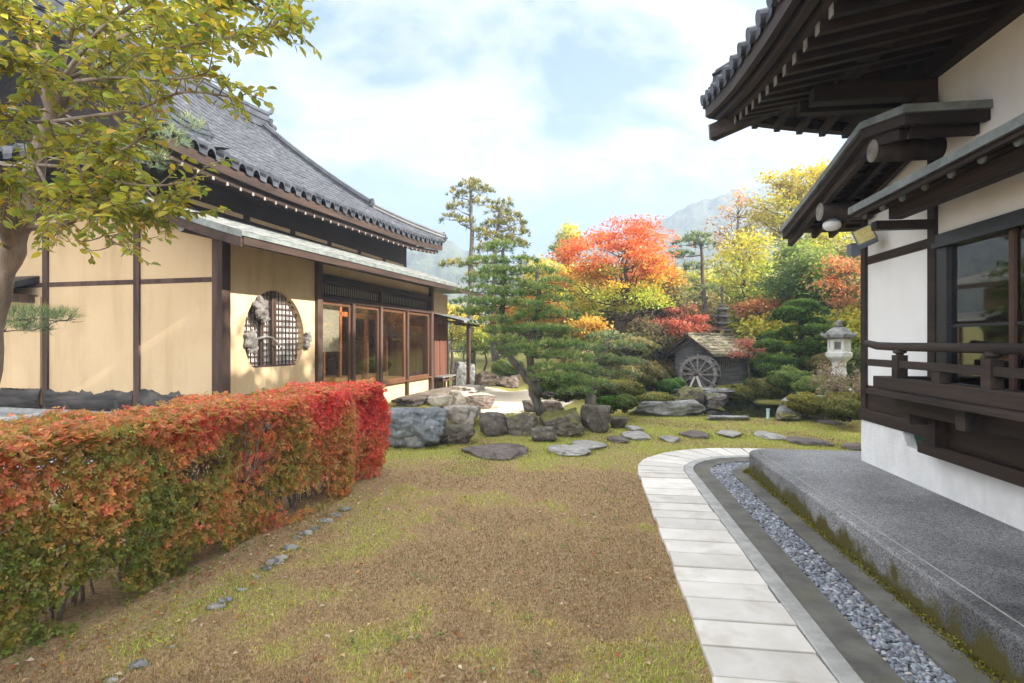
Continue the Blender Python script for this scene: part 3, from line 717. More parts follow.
def platform():
    h = .28; r0 = .32; t0 = 1.88; sE = SC + (TC - t0)
    ol = [(t0, -1.5)] + [(t0 + r0 - r0 * math.cos(a), sE - r0 + r0 * math.sin(a)) for a in [i * math.pi / 2 / 12 for i in range(13)]] + [(9, sE), (9, -1.5)]
    def inset(d):
        r1 = r0 - d
        return [(t0 + d, -1.5)] + [(t0 + r0 - r1 * math.cos(a), sE - r0 + r1 * math.sin(a)) for a in [i * math.pi / 2 / 12 for i in range(13)]] + [(9, sE - d), (9, -1.5)]
    rings = [(ol, -.1), (ol, h - .02), (inset(.008), h - .006), (inset(.022), h), (inset(.105), h), (inset(.108), h - .006), (inset(.114), h - .006), (inset(.117), h)]
    mb = MB(); n = len(ol); V = []; Fs = []
    for pts, z in rings: V += [(p[0], p[1], z) for p in pts]
    for k in range(len(rings) - 1):
        for i in range(n - 1): Fs.append((k*n+i, k*n+i+1, (k+1)*n+i+1, (k+1)*n+i))
    Fs.append(tuple((len(rings)-1)*n + i for i in range(n)))
    mb.add(V, Fs); o = mb.build('terrace', M['aggregate']); o.rotation_euler = (0, 0, -RA)
    tag(o, 'raised washed-aggregate concrete terrace round the hall', 'terrace', kind='structure')
platform()
tj = MB().box(1.985, 1.995, -1.5, 6.75, .27, .2825).build('terrace_joint', M['kerb']); tj.rotation_euler = (0, 0, -RA); tag(tj, 'thin pale joint line along the terrace edge', 'joint', kind='structure')

# ------------------------------------------------------------------ tiled roofs
def tile_cols(mb, cols, f, pitch, course=.25, roll=.065, npf=8):
    """cols: (a, b0, b1); f(a, b) -> (x,y,z). One strip per tile column: flat pan, round cover, stepped courses."""
    prof = [(0, 0), (.22, -.06), (.44, 0), (.46, .45), (.56, .85), (.70, 1), (.84, .85), (.94, .45), (.96, 0), (1, 0)]
    for (a, b0, b1) in cols:
        if b1 - b0 < .05: continue
        nb = max(1, int(math.ceil((b1 - b0) / course))); rows = []
        for i in range(nb):
            for (bb, st) in ((b0 + i * course + .001, .030), (min(b0 + (i + 1) * course, b1), .004)):
                rows.append([(lambda p: (p[0], p[1], p[2] + st + h * roll))(f(a + w * pitch, bb)) for (w, h) in prof])
        mb.grid(rows)
        # front drop of the eave
        lo = [(q[0], q[1], q[2] - .07) for q in rows[0]]; mb.grid([lo, rows[0]])
def sweep(mb, prof, pts, up=Vector((0, 0, 1)), cap=True):
    pts = [Vector(p) for p in pts]; rows = []
    for i, p in enumerate(pts):
        d = (pts[min(i+1, len(pts)-1)] - pts[max(i-1, 0)]).normalized(); r = d.cross(up).normalized()
        rows.append([p + r * a + up * b for (a, b) in prof])
    n = len(prof); V = [q for r in rows for q in r]
    Fs = [(i*n+j, i*n+(j+1) % n, (i+1)*n+(j+1) % n, (i+1)*n+j) for i in range(len(pts)-1) for j in range(n)]
    if cap: Fs += [tuple(range(n)), tuple((len(pts)-1)*n + j for j in range(n))[::-1]]
    mb.add(V, Fs)
RIDGE = [(-.13, -.05), (-.13, .07), (-.15, .075), (-.15, .10), (-.13, .105), (-.12, .18), (-.14, .185), (-.14, .205), (-.085, .215), (-.07, .27), (0, .30), (.07, .27), (.085, .215), (.14, .205), (.14, .185), (.12, .18), (.13, .105), (.15, .10), (.15, .075), (.13, .07), (.13, -.05)]
def ornament(mb, c, d, s=1.0, horn=True):
    """ridge-end tile: shouldered plate, side scrolls, boss and a rising round tile; d = outward direction"""
    c = Vector(c); d = Vector((d[0], d[1], 0)).normalized(); r = Vector((-d.y, d.x, 0)); u = Vector((0, 0, 1))
    out_ = [(-.24, -.12), (-.27, .04), (-.20, .12), (-.23, .24), (-.13, .22), (-.10, .36), (0, .43), (.10, .36), (.13, .22), (.23, .24), (.20, .12), (.27, .04), (.24, -.12)]
    n = len(out_); V = [c + (r * a + u * b) * s - d * .05 * s for a, b in out_] + [c + (r * a + u * b) * s + d * .05 * s for a, b in out_]
    mb.add(V, [tuple(range(n))[::-1], tuple(range(n, 2*n))] + [(i, (i+1) % n, n + (i+1) % n, n + i) for i in range(n)])
    for sg in (-1, 1):
        mb.tube([c + (r * sg * .2 + u * .05) * s, c + (r * sg * .2 + u * .05) * s + d * .13 * s], .07 * s, 10)
    mb.tube([c + u * .14 * s, c + u * .14 * s + d * .12 * s], .075 * s, 12)
    if horn: mb.tube([c + u * .36 * s - d * .12 * s, c + u * .42 * s + d * .06 * s, c + u * .52 * s + d * .24 * s, c + u * .68 * s + d * .34 * s], [.06*s, .06*s, .05*s, .035*s], 10)

# ================================================================== LEFT HOUSE
house = thing('teahouse', 'ochre walled Japanese house with curved grey tiled roof and round lattice window', 'house', HO, -HA)
def hpart(name, mb, mat, parent=None, **kw): return mb.build(name, M[mat], parent or house, **kw)
LOWZ0 = lambda k: 2.98 + .013 * k          # lower eave height
def lowz(e, k):                            # lower roof surface: e from .98 (eave) to -.95
    f = (.98 - e) / 1.93; return LOWZ0(k) + .66 * (f * .85 + .15 * f * f)
# walls
GW = -7.4
w = MB()
# gable wall (faces the camera) - stepped top follows the lower roof
w.prism([(GW, .60), (-.06, .60), (-.06, 3.16), (-.95, 3.50), (GW, 3.52)], 1, .0, .12)
hpart('gable_wall', w, 'ochre')
def wall_with_hole(e0, k0, k1, z0, z1, kc, zc, rfun, n=72, depth=.13):
    mb = MB(); ang = [2*math.pi*i/n for i in range(n)]
    hole = [(kc + rfun(a)*math.cos(a), zc + rfun(a)*math.sin(a)) for a in ang]
    outer = []
    for a in ang:
        c, s = math.cos(a), math.sin(a); ts = []
        if c > 1e-9: ts.append((k1 - kc) / c)
        if c < -1e-9: ts.append((k0 - kc) / c)
        if s > 1e-9: ts.append((z1 - zc) / s)
        if s < -1e-9: ts.append((z0 - zc) / s)
        t_ = min(ts); outer.append((kc + c*t_, zc + s*t_))
    # snap nearest samples to the corners
    for cx in ((k0, z0), (k1, z0), (k1, z1), (k0, z1)):
        j = min(range(n), key=lambda i: (outer[i][0]-cx[0])**2 + (outer[i][1]-cx[1])**2); outer[j] = cx
    V = [(e0, *p) for p in hole] + [(e0, *p) for p in outer] + [(e0 - depth, *p) for p in hole]
    Fs = [(i, (i+1) % n, n + (i+1) % n, n + i) for i in range(n)] + [(i, (i+1) % n, 2*n + (i+1) % n, 2*n + i) for i in range(n)]
    mb.add(V, Fs); return mb
RW = .74; RK, RZ = 1.19, 1.69
def rfun(a):
    s = math.sin(a); return min(RW, .50 / -s) if s < -.01 else RW
hpart('window_wall', wall_with_hole(-.02, .13, 2.26, .60, 3.3, RK, RZ, rfun), 'ochre')
hpart('gable_fascia', MB().box(GW, -.95, -.02, .13, 3.525, 4.08), 'house_wood')
hpart('wall_core', MB().box(-7.3, -.98, .13, .24, .3, 3.5).box(-.98, -.16, .13, .24, .3, 3.05), 'ochre')
# posts
def post(e0, e1, k0, k1, z0, z1, mat='house_wood'): return hpart('post', MB().box(e0, e1, k0, k1, z0, z1), mat, bevel=.006)
post(-.15, .03, -.035, .13, .45, 3.19)
for wpos, wd in ((-1.50, .11), (-3.28, .11), (-5.1, .11)): post(wpos - wd/2, wpos + wd/2, -.03, .06, .47, 3.5)
for a, b in ((-.155, -1.44), (-1.56, -3.22), (-3.34, -5.04)):
    hpart('tie_beam', MB().box(b, a, -.012, .05, 2.455, 2.525), 'house_wood', bevel=.004)
# rough charred sill logs under the gable wall
rg_ = random.Random(5)
for a, b in ((-1.44, -.16), (-3.22, -1.56), (-5.04, -3.34), (-7.3, -5.16)):
    rows = []; n = 28
    for i in range(n + 1):
        x = a + (b - a) * i / n; top = .84 + .035 * math.sin(x * 3.1) + .022 * math.sin(x * 9 + 1) + rg_.uniform(-.012, .012) + (.05 if abs(math.sin(x * 1.9)) > .985 else 0)
        bt = .54 + rg_.uniform(-.008, .008); d = .045 + .02 * math.sin(x * 5)
        rows.append([(x, .0, bt), (x, -d, bt + .03), (x, -d - .03, (bt + top) / 2), (x, -d, top - .05), (x, .0, top)])
    hpart('sill_log', MB().grid(rows), 'charred', smooth=True)
hpart('foundation', MB().box(-7.4, -.02, -.05, .14, .2, .545), 'kerb')
hpart('foundation_front', MB().box(-.2, -.03, .13, 2.25, -.1, .6).box(-.2, -.10, 2.25, 8.0, -.1, .59), 'charred')
hpart('sill_log', MB().box(-.1, .02, .14, 2.24, .60, .80), 'charred', bevel=.03)
# round lattice window
win = hpart('round_window', MB().add([(-.135, RK + rfun(a)*1.02*math.cos(a), RZ + rfun(a)*1.02*math.sin(a)) for a in [2*math.pi*i/72 for i in range(72)]], [tuple(range(72))]), 'paper')
lat = MB()
def chord_z(k):
    q = RW*RW - (k-RK)**2
    return (RZ + max(-.50, -math.sqrt(max(q, 0))), RZ + math.sqrt(max(q, 0)))
def chord_k(z):
    q = RW*RW - (z-RZ)**2; return (RK - math.sqrt(max(q, 0)), RK + math.sqrt(max(q, 0)))
kk = RK - RW + .05
while kk < RK + RW - .03:
    z0, z1 = chord_z(kk); lat.box(-.105, -.085, kk - .008, kk + .008, z0, z1); kk += .094
zz = RZ - .42
while zz < RZ + RW - .03:
    k0, k1 = chord_k(zz); lat.box(-.108, -.088, k0, k1, zz - .007, zz + .007); zz += .098
for kk, wd in ((RK - .30, .022), (RK - .02, .03), (RK + .04, .02)):
    z0, z1 = chord_z(kk); lat.box(-.095, -.06, kk - wd, kk + wd, z0, z1)
lat.box(-.10, -.05, RK - .56, RK + .56, RZ - .50, RZ - .47)
hpart('lattice', lat, 'house_wood', win)
# carved gourd leaves clinging to the window
def carved_leaf(k, z, s, rot, seed):
    rg = random.Random(seed); n = 26; pts = []
    for i in range(n):
        a = 2*math.pi*i/n; r_ = s * (1 + .22 * math.cos(5 * a) + .08 * math.cos(11 * a + seed)) * (1.15 if abs(a - math.pi) > 2.6 else 1)
        pts.append((k + r_ * math.cos(a + rot), z + 1.15 * r_ * math.sin(a + rot)))
    V = [(.012, *p) for p in pts] + [(.05 + rg.uniform(-.012, .012), k + (p[0]-k)*.93, z + (p[1]-z)*.93) for p in pts] + [(.085, k + (p[0]-k)*.45, z + (p[1]-z)*.45) for p in pts] + [(.06, k, z)]
    Fs = [(j*n+i, j*n+(i+1) % n, (j+1)*n+(i+1) % n, (j+1)*n+i) for j in range(2) for i in range(n)] + [(2*n+i, 2*n+(i+1) % n, 3*n) for i in range(n)]
    hpart('leaf_carving', MB().add(V, Fs), 'carving', win)
carved_leaf(.76, 2.14, .135, .4, 1); carved_leaf(.84, 2.0, .10, 2.1, 2); carved_leaf(.55, 1.62, .12, 1.2, 3); carved_leaf(.60, 1.50, .085, 2.6, 6); carved_leaf(1.98, 1.66, .085, .8, 4); carved_leaf(1.94, 1.54, .07, 2.2, 5)
hpart('carved_vine', MB().tube([(.03, .68, 1.64), (.045, .85, 1.68), (.04, 1.02, 1.66), (.03, 1.15, 1.58), (.02, 1.27, 1.47)], [.022, .02, .018, .014, .008], 7), 'carving', win, smooth=True)
# glazed front
POSTK = [2.33, 3.56, 4.77, 6.17, 7.70]
post(-.12, .05, 2.26, 2.42, .25, 3.2)
for k in POSTK[1:4]: post(-.07, .03, k - .05, k + .05, .16, 2.37)
post(-.12, .05, 7.63, 7.80, .12, 3.15)
post(-.10, .02, 4.77, 4.90, 2.47, 2.85)
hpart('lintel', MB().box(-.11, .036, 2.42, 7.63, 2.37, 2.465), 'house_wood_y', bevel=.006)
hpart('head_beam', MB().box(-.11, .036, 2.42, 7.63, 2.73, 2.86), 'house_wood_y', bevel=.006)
hpart('fascia_panel', MB().box(-.09, -.04, 2.42, 7.63, 2.862, 3.25), 'ochre')
for a, b in ((2.44, 4.765), (4.905, 7.62)):
    hpart('transom_panel', MB().box(-.10, -.08, a, b, 2.466, 2.728), 'blind')
    tl = MB(); k = a + .03
    while k < b: tl.box(-.072, -.060, k - .012, k + .012, 2.47, 2.725); k += .085
    tl.box(-.070, -.058, a, b, 2.47, 2.51); tl.box(-.070, -.058, a, b, 2.68, 2.726)
    hpart('transom_lattice', tl, 'house_wood_y')
for i in range(4):
    a, b = POSTK[i] + .055, POSTK[i+1] - .055
    if i == 0: a += .04
    pan = hpart('glass_door', MB().box(-.06, -.025, a, a + .05, .64, 2.36).box(-.06, -.025, b - .05, b, .64, 2.36).box(-.06, -.025, a + .05, b - .05, 2.30, 2.36).box(-.06, -.025, a + .05, b - .05, .64, .71), 'door_wood', bevel=.004)
    hpart('pane', MB().add([(-.044, a + .045, .70), (-.044, b - .045, .70), (-.044, b - .045, 2.31), (-.044, a + .045, 2.31)], [(0, 1, 2, 3)]), 'glass', pan, fixn=False)
    hpart('base_panel', MB().box(-.09, -.05, a - .05, b + .05, .18, .60), 'ochre')
hpart('door_sill', MB().box(-.13, .06, 2.42, 7.63, .60, .638), 'door_wood', bevel=.005)
# interior
hpart('floor', MB().box(-4.5, -.1, .3, 7.9, .52, .62), 'tatami')
hpart('room_back', MB().box(-4.6, -4.5, .3, 7.9, .62, 2.9), 'ochre')
hpart('room_end', MB().box(-4.5, -.13, 7.8, 7.9, .2, 3.2), 'house_wood')
hpart('room_ceiling', MB().box(-4.6, -.12, .3, 7.9, 2.75, 2.85), 'door_wood')
sc_ = MB()
for k in (2.6, 3.9, 5.2, 6.5, 7.6): sc_.box(-1.36, -1.28, k - .05, k + .05, .62, 2.74)
sc_.box(-1.36, -1.28, 2.6, 7.7, 2.2, 2.32).box(-1.35, -1.29, 2.6, 7.7, .63, .75)
for k in (4.55, 5.85, 7.1): sc_.box(-1.34, -1.30, k - .03, k + .03, .75, 2.2)
hpart('inner_screen', sc_, 'door_wood')
hpart('screen_pane', MB().add([(-1.32, 3.95, .78), (-1.32, 5.15, .78), (-1.32, 5.15, 2.18), (-1.32, 3.95, 2.18)], [(0, 1, 2, 3)]), 'glass', fixn=False)
hpart('wood_door', MB().box(-1.9, -1.84, 2.6, 3.6, .63, 2.2), 'amber')
sj = MB().box(-1.7, -1.68, 3.65, 4.6, .63, 2.2)
hpart('shoji_panel', sj, 'paper')
# upper storey wall band and main roof
hpart('upper_wall', MB().box(-1.05, -.93, -.3, 8.1, 3.3, 4.62).box(-8.6, -.93, .25, .37, 3.4, 4.6).box(-8.6, -.93, 8.0, 8.12, .2, 4.6).box(-8.7, -8.6, .25, 8.1, 0, 4.6), 'hall_wood')
for a in [.4 + i * 1.28 for i in range(6)]:
    hpart('upper_panel', MB().box(-.928, -.915, a, a + 1.1, 3.72, 3.79), 'ochre')
KA, KB = -1.05, 8.70; GA, GB = 1.26, 7.14; ER = 5.1
def eave(k): 
    x = (k - (KA + KB) / 2) / ((KB - KA) / 2); return 4.13 + .022 * k + .17 * max(0, abs(x) - .35) ** 2.2 * 2.2
def prof_(u): return 3.5 * (.75 * u + .25 * u * u)
def front(k, b):           # b: distance in from the eave
    u = b / ER; return (-b, k, eave(k) * (1 - u) + (4.13 + .022 * k) * u + prof_(u))
pit = .30
cols_ = []
k = KA + .05
while k < KB - .1:
    km = k + pit / 2
    if km < GA - .12: b1 = (km - KA) / (GA - KA) * 1.54
    elif km > GB + .12: b1 = (KB - km) / (KB - GB) * 1.54
    else: b1 = ER
    cols_.append((k, 0, b1)); k += pit
tm = MB(); tile_cols(tm, cols_, front, pit, .33, .125)
roof = hpart('tiled_roof', tm, 'tile', smooth=False, fixn=False)
# hip slopes at both ends and a plain back slope
def hip_near(e, b): return (-e, KA + b, front(KA, min(e, 2*ER - e))[2] * 0 + eave(KA) * max(0, 1 - b/2.31) * 1 + (4.13) * min(1, b/2.31) + prof_(b / 2.31 * .302) - .14 * math.sin(min(1, min(e, 2*ER-e)/2.5) * math.pi/2) * max(0, 1 - b/2.31))
def hip_far(e, b): return (-e, KB - b, eave(KB) * max(0, 1 - b/1.56) + 4.32 * min(1, b/1.56) + prof_(b / 1.56 * .302) - .14 * math.sin(min(1, min(e, 2*ER-e)/2.5) * math.pi/2) * max(0, 1 - b/1.56))
for hf, dep in ((hip_near, 2.31), (hip_far, 1.56)):
    cs = []; e = .05
    while e < 2*ER - .1:
        em = e + pit/2; q = min(em, 2*ER - em); cs.append((e, 0, dep if q > 1.54 else q / 1.54 * dep)); e += pit
    hm = MB(); tile_cols(hm, cs, hf, pit, .33, .125); hpart('hip_tiles', hm, 'tile', fixn=False)
bk = MB().grid([[(-2*ER + b, k, front(k, b)[2]) for k in (KA, GA, 4, GB, KB)] for b in (0, 1.5, 3, 4.2, ER)]); hpart('back_slope', bk, 'tile')
for kk, d in ((GA, -1), (GB, 1)):
    gm = MB(); gm.prism([(-1.7, 5.0), (-2*ER + 1.7, 5.0), (-ER - .0, 7.75)], 1, kk - .05 + d * -.25, kk + .05 + d * -.25); hpart('gable_board', gm, 'hall_wood')
# ridges
def zf(k, b): return front(k, b)[2]
rd = MB(); sweep(rd, [(a * 1.5, b * 1.7) for a, b in RIDGE], [(-ER, GA - .15 + i * (GB - GA + .3) / 10, 7.68 + .022 * 4 + .05 * abs(i - 5) ** 2 / 10) for i in range(11)]); hpart('main_ridge', rd, 'tile')
for kk in (GA, GB):
    rr = MB(); sweep(rr, RIDGE, [(-b, kk, zf(kk, b) + .04) for b in np.linspace(1.55, ER, 12)])
    rr.tube([(-b, kk + (.2 if kk == GB else -.2), zf(kk, b) + .06) for b in np.linspace(1.5, ER, 12)], .07, 8); hpart('descending_ridge', rr, 'tile')
    ro = MB(); ornament(ro, (-1.50, kk, zf(kk, 1.5) + .12), (1, 0), .62, horn=False); hpart('ridge_ornament', ro, 'tile')
for (kk, ke) in ((GA, KA), (GB, KB)):
    cr_ = MB(); pts = []
    for i in range(9):
        f = i / 8; k = kk + (ke - kk) * f; b = 1.5 * (1 - f); pts.append((-b, k, eave(k) * (1 - b/ER) + 4.2 * b/ER + prof_(b/ER) + .05 + .05 * f))
    sweep(cr_, [(a * .85, b * .8) for a, b in RIDGE], pts); hpart('corner_ridge', cr_, 'tile')
    ro = MB(); ornament(ro, (pts[-1][0], pts[-1][1], pts[-1][2] + .06), (.7, .7 if ke == KB else -.7), .5, horn=False); hpart('ridge_ornament', ro, 'tile')
for kk, d in ((GA - .2, -1), (GB + .2, 1)):
    ro = MB(); ornament(ro, (-ER, kk, 7.85), (0, d), 1.15); hpart('ridge_ornament', ro, 'tile')
# soffit, fascia, rafters of the main roof
sf = MB(); sf.grid([[(-b, k, front(k, 0)[2] - .13 + b * .30) for k in np.linspace(KA + .06, KB - .06, 30)] for b in (.05, .5, .95)]); 
sf.grid([[(-e, KA + b, eave(KA) * 1 - .14 * math.sin(min(1, e/2.5) * math.pi/2) - .13 + b * .25) for e in np.linspace(.06, 8, 24)] for b in (.06, .7, 1.3)]); hpart('soffit', sf, 'hall_wood', fixn=False)
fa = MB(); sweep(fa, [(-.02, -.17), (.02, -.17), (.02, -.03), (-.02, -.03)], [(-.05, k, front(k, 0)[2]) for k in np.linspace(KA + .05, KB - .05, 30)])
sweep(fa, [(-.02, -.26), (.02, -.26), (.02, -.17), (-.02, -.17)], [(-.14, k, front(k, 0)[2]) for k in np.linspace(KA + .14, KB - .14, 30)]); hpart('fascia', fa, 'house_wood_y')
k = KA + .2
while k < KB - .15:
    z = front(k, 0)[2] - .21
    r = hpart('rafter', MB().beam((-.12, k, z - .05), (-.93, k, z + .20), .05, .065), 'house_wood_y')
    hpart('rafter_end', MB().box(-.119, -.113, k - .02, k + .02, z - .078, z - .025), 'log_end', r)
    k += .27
# lower roof
ls = MB()
rows = []
nb = 11
for i in range(nb):
    for f, st in ((i / nb, .018), ((i + .999) / nb, 0)):
        e = .98 - f * 1.93; kend = 9.8 - max(0, .98 - e) * .55
        rows.append([(e, -.77 + (kend + .77) * j / 60, lowz(e, -.77 + (kend + .77) * j / 60) + st + (.006 if j % 2 else 0)) for j in range(61)])
ls.grid(rows); lroof = hpart('lower_roof', ls, 'copper', fixn=False)
ld = MB()
ld.grid([[(.98, k, lowz(.98, k) + dz) for k in np.linspace(-.77, 9.8, 40)] for dz in (.018, -.045)])
ld.grid([[(.98 - f * 1.93, -.77, lowz(.98 - f*1.93, -.77) + dz) for f in np.linspace(0, 1, 12)] for dz in (.02, -.07)])
hpart('copper_edge', ld, 'copper_dark', fixn=False)
# hip return beyond the far corner
hp = MB(); hp.grid([[(.98 - f * 1.93 + 0, 9.8 - f * 1.06, lowz(.98 - f*1.93, 9.8)) for f in np.linspace(0, 1, 8)], [(-3.5, 9.8 - f * 1.06, lowz(.98 - f*1.93, 9.8)) for f in np.linspace(0, 1, 8)]]); hpart('lower_roof_return', hp, 'copper')
lf = MB(); sweep(lf, [(-.02, -.15), (.02, -.15), (.02, -.05), (-.02, -.05)], [(.945, k, lowz(.98, k)) for k in np.linspace(-.72, 9.75, 20)])
sweep(lf, [(-.025, -.19), (.025, -.19), (.025, -.075), (-.025, -.075)], [(.95 - f * 1.9, -.735, lowz(.95 - f*1.9, -.77)) for f in np.linspace(0, 1, 12)])
hpart('verge_board', lf, 'house_wood_y')
so = MB(); so.grid([[(.92 - f * 1.8, k, lowz(.92 - f*1.8, k) - .09) for k in np.linspace(-.7, 9.7, 12)] for f in np.linspace(0, 1, 6)]); hpart('lower_soffit', so, 'house_wood_y', fixn=False)
k = -.55
while k < 9.7:
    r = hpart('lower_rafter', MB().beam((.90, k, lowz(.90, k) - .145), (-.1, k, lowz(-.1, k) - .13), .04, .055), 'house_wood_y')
    hpart('lower_rafter_end', MB().box(.9, .906, k - .021, k + .021, lowz(.9, k) - .172, lowz(.9, k) - .115), 'log_end', r)
    k += .30
pl = hpart('eave_log', MB().tube([(-.04, -.68, 3.12), (-.04, 7.9, 3.18)], .085, 16), 'house_wood_y', smooth=True)
hpart('log_end', MB().tube([(-.04, -.686, 3.12), (-.04, -.679, 3.12)], .083, 16), 'log_end', pl)
# little roof at the left of the gable wall
lr = MB(); lr.grid([[(-3.42 - j * .4, -.62 + i * .2, 2.42 + i * .065 + (.02 if i % 2 else 0)) for j in range(9)] for i in range(5)]); lr.grid([[(-3.42 - j * .4, -.62, 2.42), (-3.42 - j * .4, -.62, 2.33)] for j in range(9)]); lr.grid([[(-3.42, -.62 + i * .2, 2.42 + i * .065), (-3.42, -.62 + i * .2, 2.33 + i * .065)] for i in range(5)])
hpart('side_roof', lr, 'tile', fixn=False)
hpart('side_roof_frame', MB().box(-6.6, -3.46, -.58, .0, 2.27, 2.33).box(-3.52, -3.46, -.55, .0, 2.2, 2.27), 'house_wood')
hpart('side_wall', MB().box(-7.4, -3.36, -.04, -.01, .86, 2.3), 'ochre')
# far wing: board wall, small pent roof, porch post
hpart('wing_wall', MB().box(-.10, -.04, 7.80, 9.1, 2.42, 3.0), 'ochre')
bw = MB()
for i in range(6): bw.box(-.10, -.04 + (.012 if i % 2 else 0), 7.81 + i * .215, 7.81 + (i + 1) * .215 - .004, .45, 2.3)
hpart('board_wall', bw, 'red_boards')
hpart('wing_end', MB().box(-4, -.09, 9.08, 9.16, 0, 3.0), 'ochre')
pr = MB()
for i in range(5): pr.grid([[(-.02 + (i + f) * .19, 7.82 + j * .22, 2.40 - (i + f) * .045 + (.0 if f else .012)) for j in range(11)] for f in (0, .999)])
pr.grid([[(.93, 7.82 + j * .22, 2.18) for j in range(11)], [(.93, 7.82 + j * .22, 2.13) for j in range(11)]]); hpart('pent_roof', pr, 'copper', fixn=False)
hpart('pent_frame', MB().box(.62, .70, 7.9, 10.0, 2.06, 2.13).box(.0, .88, 7.84, 7.90, 2.12, 2.18), 'house_wood_y')
for i in range(9): hpart('pent_rafter', MB().beam((.9, 7.98 + i * .25, 2.15), (-.02, 7.98 + i * .25, 2.37), .035, .045), 'house_wood_y')
hpart('porch_post', MB().box(.61, .71, 8.95, 9.05, .15, 2.07), 'house_wood', bevel=.006)

bl = MB(); bl.box(-.18, -.172, 2.50, 3.32, 1.42, 2.28).tube([(-.176, 2.48, 1.41), (-.176, 3.34, 1.41)], .014, 8).tube([(-.176, 2.48, 2.3), (-.176, 3.34, 2.3)], .025, 8)
b = bl.build('roller_blind', M['blind']); b.location = HO; b.rotation_euler = (0, 0, -HA); tag(b, 'beige woven blind half drawn behind the first glass door', 'blind')
lp_ = H(-.75, 5.2, 2.56); pld = bpy.data.lights.new('ceiling_bulb', 'POINT'); pld.energy = 40; pld.color = (1, .62, .3); pld.shadow_soft_size = .08
plo = bpy.data.objects.new('ceiling_bulb', pld); link(plo); plo.location = lp_ + Vector((0, 0, -.16))
t = thing('ceiling_lamp', 'small lit amber ceiling lamp inside the glazed porch', 'lamp', lp_)
MB().lathe([(.02, .16), (.03, .1), (.12, .06), (.14, 0), (.12, -.03), (.03, -.05)], 18).build('lamp_shade', M['lamp_lit'], t, smooth=True)
MB().tube([(0, 0, .16), (0, 0, .2)], .05, 10).build('ceiling_mount', M['black_metal'], t)
be = thing('bench', 'low wooden bench against the red board wall', 'bench', H(.12, 8.5, .17), -HA)
MB().box(-.14, .16, -.62, .62, .40, .445).build('seat', M['carving'], be, bevel=.006)
for a, c in ((-.1, -.5), (.12, -.5), (-.1, .5), (.12, .5)): MB().box(a - .02, a + .02, c - .02, c + .02, 0, .40).build('leg', M['house_wood'], be)
MB().box(.105, .135, -.48, .48, .30, .35).build('rail', M['house_wood'], be)
#@@HALL@@
# ================================================================== RIGHT HALL  (local x = t, y = s)
hall = thing('temple_hall', 'white plastered hall with dark timber eaves and raised railed veranda', 'hall', (0, 0, 0), -RA)
def rpart(name, mb, mat, parent=None, **kw): return mb.build(name, M[mat], parent or hall, **kw)
WT = 3.02; SN = 6.58; S0 = -1.5; SP = 5.35
# foundation with vent notches: profile in (s, z)
pts = [(S0, .2), (SN + .03, .2), (SN + .03, .735)]
vents = [(5.72, 5.16), (4.3, 3.74), (2.9, 2.34), (1.5, .94)]
for a, b in vents: pts += [(a + .07, .735), (a, .60), (b, .60), (b - .07, .735)]
pts += [(S0, .735)]
fm = MB(); fm.prism(pts, 0, WT - .035, WT + .25); rpart('foundation', fm, 'rough_plaster', bevel=.012)
for a, b in vents: rpart('vent', MB().box(WT + .06, WT + .1, b - .08, a + .08, .598, .74), 'green_vent')
rpart('sill_beam', MB().box(WT - .05, WT + .1, S0, SN + .04, .737, .86), 'hall_wood', bevel=.008)
rpart('wainscot', MB().box(WT - .005, WT + .08, SP + .05, SN - .05, .862, 1.12), 'hall_wood', bevel=.003)
rpart('wainscot', MB().box(WT + .02, WT + .1, S0, SP - .05, .862, 1.20), 'hall_wood')
rpart('wall', MB().box(WT, WT + .1, SP + .05, SN - .05, 1.122, 2.44).box(WT, WT + .1, SP + .05, SN - .05, 2.53, 3.35), 'plaster')
rpart('wall', MB().box(WT, WT + .1, S0, SP - .05, 2.54, 3.91), 'plaster')
rpart('end_wall', MB().box(WT + .02, 8.5, SN - .08, SN - .01, .86, 3.2), 'plaster')
rpart('inner_wall', MB().box(8.4, 8.5, S0, SN - .1, .3, 4.0).box(WT + .1, 8.4, S0, S0 + .1, .3, 4.0), 'plaster')
rpart('upper_end_wall', MB().box(WT + .02, 8.5, SP - .03, SP + .03, 3.1, 4.5), 'plaster')
rpart('corner_post', MB().box(WT - .03, WT + .09, SN - .055, SN + .05, .862, 3.3), 'hall_wood', bevel=.006)
rpart('main_post', MB().box(WT - .03, WT + .09, SP - .055, SP + .055, .862, 4.1), 'hall_wood', bevel=.006)
rpart('tie_beam', MB().box(WT - .016, WT + .09, SP + .056, SN - .056, 2.443, 2.527), 'hall_rail', bevel=.004)
rpart('floor', MB().box(WT + .1, 8.4, S0 + .1, SN - .1, 1.1, 1.2), 'tatami')
rpart('inner_partition', MB().box(4.6, 4.7, S0 + .1, SN - .2, 1.2, 2.9), 'blind')
rpart('inner_ceiling', MB().box(WT + .1, 8.4, S0 + .1, SN - .2, 2.9, 3.0), 'hall_wood')
